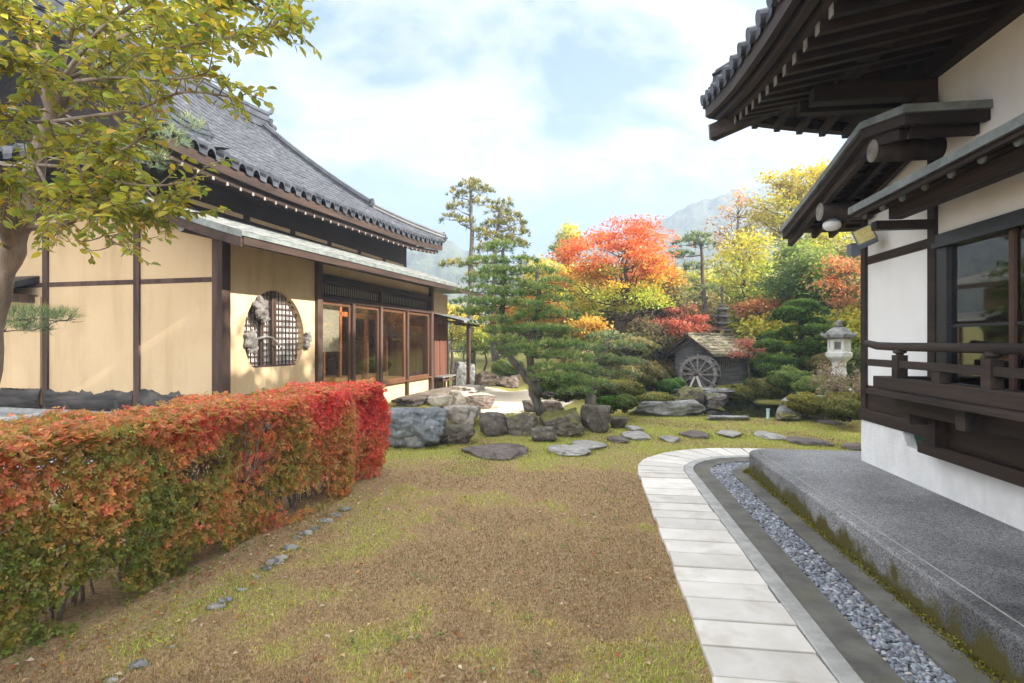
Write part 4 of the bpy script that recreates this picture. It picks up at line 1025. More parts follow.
# window
wf = MB(); wf.box(WT - .03, WT + .06, S0, SP - .06, 2.455, 2.53).box(WT - .06, WT + .06, S0, SP - .06, 2.41, 2.452).box(WT - .02, WT + .07, SP - .20, SP - .06, 1.2, 2.41).box(WT - .02, WT + .07, S0, SP - .2, 1.2, 1.25)
win2 = rpart('window', wf, 'black_metal')
for s in (4.45, 3.55, 2.7, 1.8, .9): rpart('window_mullion', MB().box(WT + .0, WT + .05, s - .025, s + .025, 1.25, 2.41), 'house_wood', win2)
rpart('window_rail', MB().box(WT + .005, WT + .045, S0, SP - .2, 1.72, 1.745), 'black_metal', win2)
rpart('pane', MB().add([(WT + .022, S0, 1.25), (WT + .022, SP - .2, 1.25), (WT + .022, SP - .2, 2.41), (WT + .022, S0, 2.41)], [(0, 3, 2, 1)], ), 'glass_hall', win2, fixn=False)
# engawa
rpart('veranda_deck', MB().box(2.46, WT - .03, S0, 5.36, 1.135, 1.18), 'hall_rail', bevel=.004)
rpart('veranda_edge_beam', MB().box(2.54, 2.64, S0, 5.40, 1.183, 1.29), 'hall_rail', bevel=.006)
rpart('veranda_end_beam', MB().box(2.645, WT - .035, 5.30, 5.40, 1.183, 1.29), 'hall_rail', bevel=.006)
rpart('veranda_joist_beam', MB().box(2.62, 2.74, S0, 5.2, 1.00, 1.132), 'hall_wood', bevel=.006)
for i in range(8):
    s = 5.1 - i * .92; rpart('veranda_bracket', MB().box(2.52, WT, s - .05, s + .05, .985, 1.13) if i else MB().box(2.66, WT, s - .05, s + .05, .9, 1.13), 'hall_rail', bevel=.004)
for i in range(5):
    s = 5.0 - i * 1.3; rpart('veranda_post', MB().box(2.8, 2.9, s - .05, s + .05, .74, .999), 'hall_wood')
rpart('veranda_skirt', MB().box(2.9, 2.93, S0, 5.25, .70, 1.13), 'hall_wood')
rpart('ground_beam', MB().box(2.84, 2.96, S0, 5.28, .63, .735), 'hall_wood', bevel=.01)
rpart('top_rail', MB().tube([(2.59, S0, 1.555), (2.59, 5.1, 1.555), (2.59, 5.42, 1.56), (2.59, 5.62, 1.585)], [.036, .036, .036, .03], 14), 'hall_rail', smooth=True)
rpart('lower_rail', MB().box(2.562, 2.618, S0, 5.56, 1.375, 1.437), 'hall_rail', bevel=.005)
s = 5.06; i = 0
while s > S0:
    if i % 2 == 0:
        p = rpart('rail_post', MB().box(2.548, 2.632, s - .045, s + .045, 1.288, 1.485), 'hall_rail', bevel=.004)
        rpart('post_cap', MB().lathe([(.03, 0), (.028, .012), (.05, .022), (.05, .035), (.035, .045), (.03, .055)], 12, (2.59, s, 1.483)), 'hall_rail', p)
    else:
        rpart('rail_strut', MB().box(2.555, 2.625, s - .05, s + .05, 1.29, 1.374), 'hall_rail', bevel=.004)
    s -= .54; i += 1
# pent roof over the window
def pz(t, s): return 2.82 + (t - 2.38) * .42 + .012 * (5.44 - s)
rows = []
for i in range(6):
    for f in (0, .995):
        t_ = 2.38 + (i + f) * .645 / 6; rows.append([(t_, s, pz(t_, s) + (.008 if f == 0 else 0) + (.004 if j % 2 else 0)) for j, s in enumerate(np.linspace(S0, 5.46, 24))])
pm = MB(); pm.grid(rows); rpart('pent_roof', pm, 'copper', fixn=False)
pe = MB(); sweep(pe, [(-.012, -.05), (.012, -.05), (.012, .012), (-.012, .012)], [(2.372, s, pz(2.38, s)) for s in np.linspace(S0, 5.47, 10)])
sweep(pe, [(-.012, -.05), (.012, -.05), (.012, .012), (-.012, .012)], [(t_, 5.472, pz(t_, 5.47)) for t_ in np.linspace(2.385, 3.0, 4)]); rpart('copper_edge', pe, 'copper_dark')
pf = MB(); sweep(pf, [(-.02, -.085), (.02, -.085), (.02, -.052), (-.02, -.052)], [(2.41, s, pz(2.38, s)) for s in np.linspace(S0, 5.42, 10)]); 
pf.grid([[(t_, s, pz(t_, s) - .055) for s in (S0, 2, 5.43)] for t_ in (2.41, 2.7, 3.01)]); rpart('pent_board', pf, 'hall_wood')
s = 5.36
while s > S0:
    r = rpart('pent_rafter', MB().tube([(2.46, s, pz(2.46, s) - .115), (3.01, s, pz(3.01, s) - .11)], .030, 10), 'hall_wood', smooth=True)
    rpart('rafter_cap', MB().tube([(2.445, s, pz(2.46, s) - .118), (2.462, s, pz(2.46, s) - .115)], .032, 10), 'copper_dark', r)
    s -= .30
rpart('pent_beam', MB().box(2.62, 2.74, S0, 5.30, 2.68, 2.80), 'hall_rail', bevel=.008)
rpart('pent_arm', MB().box(2.52, WT, SP - .05, SP + .04, 2.60, 2.677), 'hall_wood', bevel=.006)
# end gabled lean-to roof
RS, RZ2 = 5.31, 3.55
def ez(s): return RZ2 - (s - RS) * .25 - .010 * max(0, s - RS) * (2.1 - (s - RS)) if s >= RS else RZ2 - (RS - s) * .2
ss = [4.65, 4.85, 5.1, 5.31, 5.6, 5.9, 6.2, 6.5, 6.8, 7.1, 7.39]
er = MB(); er.grid([[(t_, s, ez(s) + .0) for t_ in (2.42, 2.6, 3.0, 5, 8.5)] for s in ss]); rpart('end_roof', er, 'copper', fixn=False)
eb = MB(); sweep(eb, [(-.02, -.05), (.02, -.05), (.02, .012), (-.02, .012)], [(2.41, s, ez(s)) for s in ss]); sweep(eb, [(-.02, -.05), (.02, -.05), (.02, .012), (-.02, .012)], [(t_, 4.64, ez(4.65)) for t_ in (2.39, 2.7, WT - .01)]); rpart('copper_edge', eb, 'copper_dark')
vb = MB(); sweep(vb, [(-.03, -.13), (.03, -.13), (.03, -.052), (-.03, -.052)], [(2.45, s, ez(s)) for s in ss]); sweep(vb, [(-.03, -.22), (.03, -.22), (.03, -.132), (-.03, -.132)], [(2.51, s, ez(s)) for s in ss[1:]])
rpart('verge_board', vb, 'hall_rail')
vb = MB(); sweep(vb, [(-.03, -.13), (.03, -.13), (.03, -.052), (-.03, -.052)], [(t_, 4.68, ez(4.65)) for t_ in (2.48, 2.7, WT - .004)]); sweep(vb, [(-.03, -.22), (.03, -.22), (.03, -.132), (-.03, -.132)], [(t_, 4.80, ez(4.8)) for t_ in (2.54, 2.7, WT - .004)])
rpart('eave_board', vb, 'hall_wood_x')
eu = MB(); eu.grid([[(t_, s, ez(s) - .06) for t_ in (2.44, 3.0, 8.4)] for s in ss]); rpart('end_soffit', eu, 'hall_wood_x', fixn=False)
for i in range(12):
    s = 5.5 + i * .155; rpart('batten', MB().box(2.545, 4.4 if s > SN + .06 else WT - .004, s - .025, s + .025, ez(s) - .095, ez(s) - .064), 'hall_wood_x')
for t_ in (2.76, 2.98 - .02):
    rpart('end_rafter', MB().beam((t_, 5.36, ez(5.36) - .135), (t_, 7.32, ez(7.32) - .125), .05, .075), 'hall_wood')
for t_ in (3.45, 3.95): rpart('end_rafter', MB().beam((t_, SN + .1, ez(SN + .1) - .135), (t_, 7.32, ez(7.32) - .125), .05, .075), 'hall_wood')
for i, t_ in enumerate((2.63, 2.86)):
    rpart('round_rafter', MB().tube([(t_, 4.86, ez(4.86) - .165), (t_, 5.3, ez(5.3) - .16)], .034, 10), 'log_end' if i == 0 else 'hall_rail', smooth=True)
for s, dz, t1 in ((5.27, .0, WT + .02), (6.40, .0, WT - .032)):
    zc = ez(s) - (.255 if s < 6 else .255)
    pl = rpart('purlin_log', MB().tube([(2.48, s, zc), (t1, s, zc)], .098, 18), 'hall_rail', smooth=True)
    rpart('log_end', MB().tube([(2.473, s, zc), (2.481, s, zc)], .097, 18), 'log_end', pl)
# main roof: eave along t = 1.3, end eave along s = 6.76; 45 degree hip, upturned corner
ET, ES = 1.32, 6.76
def up(d): return .36 * max(0, 1 - d / 3.2) ** 2.2
def hfront(s, b): return (ET + b, s, 4.03 + up(ES - s) * max(0, 1 - b / 3.5) + b * .46 + .06 * b * b)  # upper slope, out of view, made steeper to lengthen the hall's shadow
def hend(t_, b): return (t_, ES - b, 4.03 + up(min(t_ - ET, 11.68 - t_ )) * max(0, 1 - b / 3.5) + b * .46 + .06 * b * b)
cs = []; s = -2.2
while s < ES - .05: cs.append((s, 0, 5.2 if ES - s > 1.7 else ES - s - .12)); s += .27
hm = MB(); tile_cols(hm, cs, hfront, .27, .28, .075); rpart('tiled_roof', hm, 'tile', fixn=False)
cs = []; t_ = ET
while t_ < 11.5: cs.append((t_, 0, max(.1, min(1.9, t_ - ET + .12, 11.6 - t_)))); t_ += .27
hm = MB(); tile_cols(hm, cs, hend, .27, .28, .075); rpart('tiled_roof', hm, 'tile', fixn=False)
s = -2.2
while s < ES - .1:
    p = hfront(s + .67 * .27, 0); rpart('eave_tile_end', MB().tube([(p[0] - .04, p[1], p[2] + .035), (p[0] + .1, p[1], p[2] + .06)], .062, 12), 'tile', smooth=False); s += .27
rpart('back_slope', MB().grid([[(11.72 - b, s, hfront(s, b)[2]) for s in (-2.2, 1, 3, 5.0)] for b in (0, 1.5, 3, 4.2, 5.2)]), 'tile')
rpart('gable_wall', MB().prism([(ET + 1.8, 4.7), (11.72 - 1.8, 4.7), (ET + 5.2, 7.95)], 1, 4.8, 4.9), 'plaster')  # unseen gable end, shaped so the high ridge casts shade further
rr = MB(); sweep(rr, [(a * 1.6, b * 1.8) for a, b in RIDGE], [(ET + 5.2, s, 7.98) for s in np.linspace(-2.2, 5.1, 6)]); rpart('main_ridge', rr, 'tile')
rr = MB(); sweep(rr, RIDGE, [(ET + b, 5.0, hfront(5.0, b)[2] + .04) for b in np.linspace(1.8, 5.2, 9)]); rpart('descending_ridge', rr, 'tile')
hr = MB(); sweep(hr, RIDGE, [(ET + d, ES - d, hfront(ES - d, d)[2] + .03) for d in np.linspace(.15, 1.75, 6)]); rpart('corner_ridge', hr, 'tile')
ro = MB(); ornament(ro, (ET + .1, ES - .1, hfront(ES, 0)[2] + .06), (-.7, .7), .36, horn=False); rpart('ridge_ornament', ro, 'tile')
fz = lambda s: hfront(s, 0)[2]
sv = np.linspace(S0, ES - .03, 26)
# layered eave boards along both eaves
for (off, a, b, mat) in ((.05, -.15, -.02, 'hall_rail'), (.14, -.20, -.06, 'hall_wood'), (.24, -.22, -.14, 'hall_rail')):
    fa = MB(); sweep(fa, [(-.03, a), (.03, a), (.03, b), (-.03, b)], [(ET + off, s, fz(s)) for s in np.linspace(S0, ES - off, 26)]); rpart('eave_board', fa, mat)
    fa = MB(); sweep(fa, [(-.03, a), (.03, a), (.03, b), (-.03, b)], [(t_, ES - off, hend(t_, 0)[2]) for t_ in np.linspace(ET + off, 8, 26)]); rpart('eave_board', fa, mat)
sf = MB()
sf.grid([[(ET + .04 + b, min(s, ES - .04 - b), fz(s) - .15 * (b > 0) - .03 + .15 * b) for s in np.linspace(S0, ES, 26)] for b in (0, .3, .8, 1.75)])
sf.grid([[(max(t_, ET + .04 + b), ES - .04 - b, hend(t_, 0)[2] - .15 * (b > 0) - .03 + .15 * b) for t_ in np.linspace(ET, 8, 26)] for b in (0, .3, .8, 1.6)])
rpart('soffit', sf, 'hall_wood', fixn=False)
s = S0 + .1
while s < ES - 1.5:
    a = .26; z0 = fz(s) - .255
    r = rpart('rafter', MB().beam((ET + a, s, z0), (WT + .05, s, z0 + .26), .06, .08), 'hall_wood_x')
    rpart('rafter_end', MB().box(ET + a - .012, ET + a - .004, s - .031, s + .031, z0 - .043, z0 + .037), 'log_end', r); s += .22
while s < ES - .45:
    z0 = fz(s) - .255; d = ES - s
    r = rpart('rafter', MB().beam((ET + .26, s, z0), (ET + d - .05, s, z0 + .2 * (d - .3) / 1.5), .06, .08), 'hall_wood_x')
    rpart('rafter_end', MB().box(ET + .248, ET + .256, s - .031, s + .031, z0 - .043, z0 + .037), 'log_end', r); s += .22
t_ = ET + .5
while t_ < 5.2:
    z0 = hend(t_, 0)[2] - .265; dpt = min(1.4, t_ - ET - .05)
    rpart('end_eave_rafter', MB().beam((t_, ES - .28, z0), (t_, ES - .28 - dpt + .25, z0 + .2 * dpt / 1.4), .06, .08), 'hall_wood'); t_ += .235
rpart('hip_rafter', MB().beam((ET + .10, ES - .10, fz(ES) - .36), (WT, ES - 1.75, fz(ES) - .16), .12, .17), 'hall_rail', bevel=.006)
rpart('hip_rafter_cap', MB().beam((ET + .085, ES - .085, fz(ES) - .362), (ET + .098, ES - .098, fz(ES) - .361), .124, .174), 'grey_metal')
rpart('eave_purlin', MB().box(2.2, 2.36, S0, 5.75, 3.93, 4.07), 'hall_rail', bevel=.008)
rpart('eave_purlin', MB().box(2.0, 6, 5.62, 5.74, 3.80, 3.92), 'hall_wood_x', bevel=.008)
rpart('wall_plate', MB().box(WT - .10, WT + .1, S0, SP - .057, 3.912, 4.32), 'hall_wood', bevel=.01)
for i in range(4):
    s = SP - i * 1.9
    rpart('bracket_arm', MB().box(2.0, WT - .104 if i else WT - .034, s - .07, s + .07, 3.76, 3.90), 'hall_wood_x', bevel=.008)
    rpart('bracket_block', MB().box(2.19, 2.37, s - .1, s + .1, 3.902, 3.928), 'hall_wood', bevel=.004)
rpart('bracket_block', MB().box(WT - .16, WT - .035, SP - .12, SP + .12, 3.55, 3.757), 'hall_wood', bevel=.02)
# lamps fixed to the hall
fl = thing('flood_light', 'square grey floodlight with yellow face clamped under the eave', 'lamp', T(WT - .20, 6.15, 2.69), -RA)
fl_rot = Matrix.Scale(.58, 4) @ Matrix.Rotation(R(-30), 4, 'Z') @ Matrix.Rotation(R(-22), 4, 'Y') @ Matrix.Rotation(R(-25), 4, 'X')
def rotmb(mb, m): mb.v = [tuple(m @ Vector(v)) for v in mb.v]; return mb
rotmb(MB().box(-.15, .15, -.02, .10, -.16, .16).box(-.165, .165, -.045, -.02, -.175, .175), fl_rot).build('lamp_housing', M['grey_metal'], fl, bevel=.01)
rotmb(MB().box(-.135, .135, -.052, -.046, -.145, .145), fl_rot).build('lamp_glass', nmat('yellowed_lamp_glass', (.55,.47,.16), (.72,.64,.28), 20, .3, .1, spec=.5), fl)
MB().tube([(.02, .08, .02), (.10, .12, .12), (.17, .05, .14)], .025, 8).build('bracket', M['white_metal'], fl)
MB().box(-.12, -.02, .04, .14, -.19, -.06).build('ballast_box', M['grey_metal'], fl, bevel=.008)
gl = thing('globe_lamp', 'white dome lamp hanging below the far purlin log', 'lamp', T(2.60, 6.40, ez(6.40) - .365), -RA)
MB().lathe([(.02, -.10), (.055, -.09), (.085, -.065), (.092, -.035), (.08, -.005), (.04, .0)], 24).build('lamp_globe', M['white_metal'], gl, smooth=True)
MB().lathe([(.06, 0), (.06, .02)], 18).build('ceiling_rose', M['grey_metal'], gl)

# ================================================================== WATERMILL, LANTERN, PAGODAS
MY = 16.2
mc = at(697, 372, MY); hutz = G(mc.x, MY + .6)
hut = thing('watermill_hut', 'small weathered grey watermill hut with shingled gable roof', 'hut', (mc.x - .02, MY + .35, hutz), R(-50))
def mpart(n, mb, m, p=None, **k): return mb.build(n, M[m], p or hut, **k)
# local: front gable faces -y; width along x, depth along +y
hw, hd, wh = .60, 2.15, 1.04
mpart('front_wall', MB().prism([(-hw, 0), (hw, 0), (hw, wh), (0, wh + .42), (-hw, wh)], 1, 0, .05), 'mill_wood')
for sg in (-1, 1):
    sb = MB()
    for i in range(8): sb.box(sg * hw - .02, sg * hw + .02 + .008 * (i % 2), .05, hd, i * wh / 8, (i + 1) * wh / 8 - .006)
    mpart('side_wall', sb, 'mill_wood')
mpart('back_wall', MB().prism([(-hw, 0), (hw, 0), (hw, wh), (0, wh + .42), (-hw, wh)], 1, hd - .05, hd), 'mill_wood')
vw = MB()
for i in range(6): vw.box(hw + .03, hw + .05, .45 + i * .12, .49 + i * .12, .5, .86)
vwn = mpart('side_window', MB().box(hw + .022, hw + .03, .40, 1.16, .48, .88), 'black_metal'); mpart('window_bars', vw, 'grey_wood', vwn)
for sg in (-1, 1):
    rf = MB(); rows = []
    for i in range(7):
        for f, st in ((i / 7, .025), ((i + .99) / 7, 0)):
            rows.append([(sg * (hw + .26) * (1 - f), -.30 + j * (hd + .5) / 10, wh - .13 + (.60) * f + st + .015 * math.sin(j * 2.1 + i)) for j in range(11)])
    rf.grid(rows); rf.grid([[(sg * (hw + .26), -.30 + j * (hd + .5) / 10, wh - .13 + d) for j in range(11)] for d in (.025, -.05)])
    mpart('roof_slope', rf, 'thatch', fixn=False)
    mpart('barge_board', MB().beam((sg * (hw + .27), -.31, wh - .19), (sg * .01, -.31, wh + .42), .035, .10), 'hall_rail')
    mpart('inner_barge', MB().beam((sg * (hw + .10), -.05, wh - .10), (sg * .01, -.05, wh + .34), .04, .08), 'grey_wood')
    mpart('rafter_tail', MB().beam((sg * (hw + .02), -.29, wh + .0), (sg * (hw + .02), hd + .15, wh + .0), .06, .07), 'house_wood')
mpart('roof_ridge', MB().beam((0, -.32, wh + .50), (0, hd + .22, wh + .50), .12, .06), 'thatch')
mpart('soffit', MB().grid([[(-hw - .24, -.28, wh - .16), (0, -.28, wh + .44), (hw + .24, -.28, wh - .16)], [(-hw - .24, hd + .15, wh - .16), (0, hd + .15, wh + .44), (hw + .24, hd + .15, wh - .16)]]), 'hall_wood')
wloc = hut.matrix_basis.inverted() @ at(700, 374, MY - .5); RWh = .53
rm = MB()
for y in (-.19, .19):
    n = 32
    V = [(r_ * math.cos(2*math.pi*i/n), y + d, r_ * math.sin(2*math.pi*i/n)) for (r_, d) in ((RWh - .09, -.015), (RWh, -.015), (RWh, .015), (RWh - .09, .015)) for i in range(n)]
    rm.add(V, [(j*n + i, j*n + (i+1) % n, ((j+1) % 4)*n + (i+1) % n, ((j+1) % 4)*n + i) for j in range(4) for i in range(n)])
wheel = mpart('water_wheel', rm, 'grey_wood'); wheel.location = wloc; wheel.rotation_euler = (0, 0, R(14))
for i in range(12):
    a = 2*math.pi*i/12; MB().beam((.05*math.cos(a), -.215, .05*math.sin(a)), ((RWh + .05)*math.cos(a), -.215, (RWh + .05)*math.sin(a)), .035, .03, (0, 1, 0)).build('spoke', M['grey_wood'], wheel)
for i in range(18):
    a = 2*math.pi*(i+.5)/18; MB().beam(((RWh-.15)*math.cos(a), 0, (RWh-.15)*math.sin(a)), ((RWh-.01)*math.cos(a), 0, (RWh-.01)*math.sin(a)), .345, .02, (-math.sin(a), 0, math.cos(a))).build('paddle', M['hall_wood'], wheel)
MB().tube([(0, -.42, 0), (0, .5, 0)], .05, 12).build('axle', M['house_wood'], wheel)
MB().tube([(0, -.25, 0), (0, -.225, 0)], .13, 14).build('hub', M['grey_wood'], wheel)
for sg in (-1, 1): MB().beam((0, -.37, .0), (sg * .25, -.39, -.58), .05, .06, (0, 1, 0)).build('stand_leg', M['granite'], wheel)

def pagoda(name, label, c, tiers, w, th, mat='pagoda', spire=.9):
    t = thing(name, label, 'pagoda', c)
    MB().box(-w*.62, w*.62, -w*.62, w*.62, -.3, .12).build('base', M[mat], t, bevel=.02)
    z = .12
    for i in range(tiers):
        k = 1 - i * .07; q = w * k
        MB().box(-q*.36, q*.36, -q*.36, q*.36, z, z + th * .55).build('tier_body', M[mat], t)
        rows = []
        for (f, zz) in ((1, .55), (1, .66), (.55, .86), (.40, 1.0)):
            n = 32; rows.append([(q*.62*f*sq[0], q*.62*f*sq[1], z + th*zz + (.05*th*4*(abs(sq[0]*sq[1]))**4 if f == 1 else 0)) for sq in [(lambda a: (max(-1, min(1, 1.415*math.cos(a))), max(-1, min(1, 1.415*math.sin(a)))))(2*math.pi*j/n) for j in range(n + 1)]])
        MB().grid(rows).add(rows[0][:-1], [tuple(range(32))]).build('tier_roof', M[mat], t); z += th
    MB().lathe([(w*.16, 0), (w*.2, .05), (w*.1, .1), (w*.07, .16)] + [(w*(.11 if j % 2 else .07), .18 + j*.07*spire) for j in range(9)] + [(w*.05, .85*spire), (.008, 1.0*spire)], 12, (0, 0, z)).build('spire', M[mat], t)
    return t
p_ = at(722, 345, 18.6); pagoda('stone_pagoda', 'slim dark stone pagoda rising behind the mill roof', (p_.x, 18.6, p_.z - .25), 6, .50, .235, spire=.8)
p_ = at(623, 328, 20.5); pagoda('stone_pagoda', 'broad stone pagoda standing under the red maple', (p_.x, 20.5, p_.z), 5, 1.25, .34, spire=.8)

lc = at(839, 394, 12.6)
lan = thing('stone_lantern', 'tall pale granite lantern with broad dark cap', 'lantern', (lc.x, 12.6, lc.z))
lan.rotation_euler = (0, 0, R(20))
def lpart(n, pr, m, seg=24, **k): return MB().lathe(pr, seg).build(n, M[m], lan, **k)
lpart('base', [(.30, -.1), (.30, .1), (.24, .16), (.19, .2)], 'lantern', 6)
lpart('shaft', [(.155, .2), (.15, .24), (.145, .42), (.165, .44), (.165, .49), (.145, .51), (.145, .70), (.16, .74)], 'lantern', 24, smooth=False)
lpart('platform', [(.16, .74), (.26, .84), (.27, .87), (.27, .95), (.22, .97)], 'lantern', 6)
fb = MB()
for i in range(6):
    a = math.pi / 3 * i; x, y = .2 * math.cos(a), .2 * math.sin(a); fb.tube([(x, y, .97), (x, y, 1.25)], .035, 6)
fb.lathe([(.215, .97), (.215, 1.02)], 6).lathe([(.215, 1.20), (.215, 1.26)], 6)
for i in range(0, 6, 2):
    a0, a1 = math.pi/3*i, math.pi/3*(i+1); fb.add([(.19*math.cos(a0), .19*math.sin(a0), 1.02), (.19*math.cos(a1), .19*math.sin(a1), 1.02), (.19*math.cos(a1), .19*math.sin(a1), 1.2), (.19*math.cos(a0), .19*math.sin(a0), 1.2)], [(0,1,2,3)])
fb.build('fire_box', M['lantern'], lan)
lpart('cap', [(.20, 1.26), (.29, 1.27), (.32, 1.30), (.31, 1.36), (.21, 1.47), (.13, 1.52), (.10, 1.53)], 'lantern_cap', 6)
for i in range(6):
    cs_ = MB()
    a = math.pi/3*i; d = Vector((math.cos(a), math.sin(a), 0)); cs_.tube([d*.25 + Vector((0,0,1.33)), d*.32 + Vector((0,0,1.34)), d*.355 + Vector((0,0,1.38)), d*.34 + Vector((0,0,1.41))], [.035, .04, .035, .022], 8)
    cs_.build('cap_scroll', M['lantern_cap'], lan, smooth=True)
lpart('finial', [(.06, 1.53), (.09, 1.56), (.06, 1.58), (.075, 1.62), (.05, 1.67), (.01, 1.70)], 'lantern_cap', 16, smooth=True)
#@@GARDEN@@
# ================================================================== ROCKS
RL = [  # name, label, x0,x1,ytop,ybot, seed, mat, kw
 ('boulder', 'large smooth blue grey boulder just past the red end of the hedge', 384, 450, 413, 450, 1, 'rock_blue', dict(depth=.75, flat_top=True, planes=8)),
 ('boulder', 'brown streaked boulder behind the dark squat rock, lit by sun', 441, 481, 407, 435, 2, 'rock_streak', dict(depth=.7, flat_top=True)),
 ('rock', 'dark squat flat-topped rock in front of the blue grey boulder', 432, 476, 427, 446, 3, 'rock_dark', dict(depth=.7, flat_top=True)),
 ('rock', 'small grey rock leaning on the foot of the blue grey boulder', 403, 430, 431, 449.5, 4, 'rock_grey', dict()),
 ('rock', 'upright dark grey rock at the left end of the pine island', 479, 510, 414, 438, 5, 'rock_dark', dict(flat_top=True)),
 ('rock', 'broad brown mossy rock next to the upright rock below the pine', 506, 539, 413, 438, 6, 'rock_moss', dict()),
 ('rock', 'narrow dark rock behind the foot of the pine trunk', 522, 541, 401, 413, 7, 'rock_dark', dict()),
 ('rock', 'dark rounded rock to the right of the pine trunk', 540, 564, 401, 414, 8, 'rock_brown', dict()),
 ('boulder', 'moss covered boulder at the centre of the pine island', 538, 583, 411, 438, 9, 'rock_moss', dict()),
 ('rock', 'low dark rock in front of the moss covered boulder', 531, 558, 428, 443, 10, 'rock_dark', dict()),
 ('boulder', 'angular dark boulder at the right end of the pine island', 579, 610, 406, 433, 11, 'rock_dark', dict(flat_top=True)),
 ('rock', 'small dark flat rock beyond the right end of the island', 609, 628, 418, 429, 12, 'rock_dark', dict(flat_top=True)),
 ('stone_slab', 'long flat grey stone slab before the pond', 631, 706, 402, 417, 13, 'rock_grey', dict(depth=.42, flat_top=True, planes=18)),
 ('rock', 'pale sunlit rock under the porch bench', 448, 470, 391, 407, 14, 'rock_pale', dict(flat_top=True)),
 ('rock', 'low brown rock beside the porch post', 466, 496, 396, 410, 15, 'rock_brown', dict()),
 ('rock', 'bleached flat stone below the last glass door', 428, 452, 396, 408, 16, 'rock_pale', dict(flat_top=True)),
 ('boulder', 'grey boulder on the lawn behind the porch', 452, 476, 362, 388, 17, 'rock_grey', dict()),
 ('rock', 'olive mottled rock right of the lawn boulder', 474, 500, 371, 387, 18, 'rock_brown', dict()),
 ('rock', 'low wide rock at the edge of the sunny lawn', 494, 520, 373, 388, 19, 'rock_brown', dict()),
 ('rock', 'pale rock face on the pond bank under the dome shrub', 744, 768, 394, 408, 20, 'rock_grey', dict()),
 ('rock', 'dark rock sunk into the far pond bank below the wheel', 704, 728, 394, 408, 31, 'rock_dark', dict()),
 ('rock', 'second dark rock of the far pond bank next to the pale rock face', 727, 746, 396, 408, 32, 'rock_dark', dict()),
 ('rock', 'grey rock at the right edge of the pond', 778, 802, 398, 421, 21, 'rock_grey', dict()),
 ('boulder', 'mossy boulder beside the grey pond rock', 796, 832, 394, 421, 22, 'rock_moss', dict()),
 ('rock', 'jagged grey rock between the shrubs below the lantern', 798, 818, 372, 395, 23, 'rock_grey', dict()),
 ('boulder', 'mossy rock holding the left bank under the mill', 676, 706, 388, 408, 24, 'rock_moss', dict()),
 ('rock', 'round grey rock at the mill wall', 716, 738, 376, 393, 25, 'rock_grey', dict()),
 ('rock', 'flat stone on the far edge of the pond under the wheel', 668, 734, 389, 397, 26, 'rock_grey', dict(flat_top=True, depth=.4)),
 ('rock', 'flat rock between dome shrub and grey slab', 598, 632, 384, 398, 27, 'rock_grey', dict(depth=.5)),
 ('rock', 'low stone rim along the near edge of the pond', 706, 750, 416.5, 421, 28, 'rock_grey', dict(flat_top=True, depth=.25)),
 ('rock', 'small mossy stone at the right end of the pond rim', 776, 800, 414, 422, 29, 'rock_moss', dict()),
]
for (nm, lb, x0, x1, yt, yb, sd_, mt, kw) in RL: rock_px(nm, lb, x0, x1, yt, yb, sd_, mt, **kw)
rock('veranda_stone', 'long flat stone step in front of the glass doors', H(.72, 6.1, .16), (.8, 3.6, .24), 41, 'rock_brown', rz=-HA, flat_top=True)
rock('veranda_stone', 'rough sunlit stone step under the porch roof', H(.75, 8.4, .10), (1.0, 1.3, .28), 42, 'rock_pale', rz=-HA, flat_top=True)
# pond edge behind / right: banks
# stepping stones
ST = [('large dark oval stepping stone in front of the pine island', 460, 529, 446, 461, 'step_dark'),
      ('pale stepping stone nearest the dark oval stone', 547, 590, 447, 457, 'step'),
      ('stepping stone beside the moss covered boulder', 571, 607, 442, 451.5, 'step'),
      ('brownish stepping stone before the angular dark boulder', 607, 628, 437.5, 444, 'step_dark'),
      ('pale stepping stone heading for the grey slab', 622, 651, 433, 441, 'step'),
      ('small pale stepping stone by the flat dark rock', 626, 642, 427, 432.5, 'step'),
      ('small round stepping stone left of the curving path', 659, 679, 437, 443, 'step'),
      ('dark stepping stone above the bend of the path', 680, 709, 432.5, 439.5, 'step_dark'),
      ('grey stepping stone second from the bend toward the hall', 718, 743, 432, 439, 'step'),
      ('pale stepping stone behind the bend of the path', 756, 783, 433, 441, 'step'),
      ('dark broad stepping stone beyond the terrace corner', 788, 826, 438.5, 447, 'step_dark'),
      ('grey stepping stone touching the hall foundation', 842, 876, 445, 452.5, 'step_dark'),
      ('tiny dark stone in the moss near the hall corner', 821, 840, 421, 426, 'step_dark')]
for i, (lb, x0, x1, y0, y1, mt) in enumerate(ST):
    Y0 = CAMZ * F / (y1 - 341.5); Y1 = CAMZ * F / (y0 - 341.5); yc = (Y0 + Y1) / 2; xc = ((x0 + x1) / 2 - 512) / F * yc
    rock('stepping_stone', lb, (xc, yc, G(xc, yc) - .03), ((x1 - x0) / F * yc, Y1 - Y0, .085), 60 + i, mt, cat='stepping stone', flat_top=True, planes=20, sink=0, rough=.6, block=False)
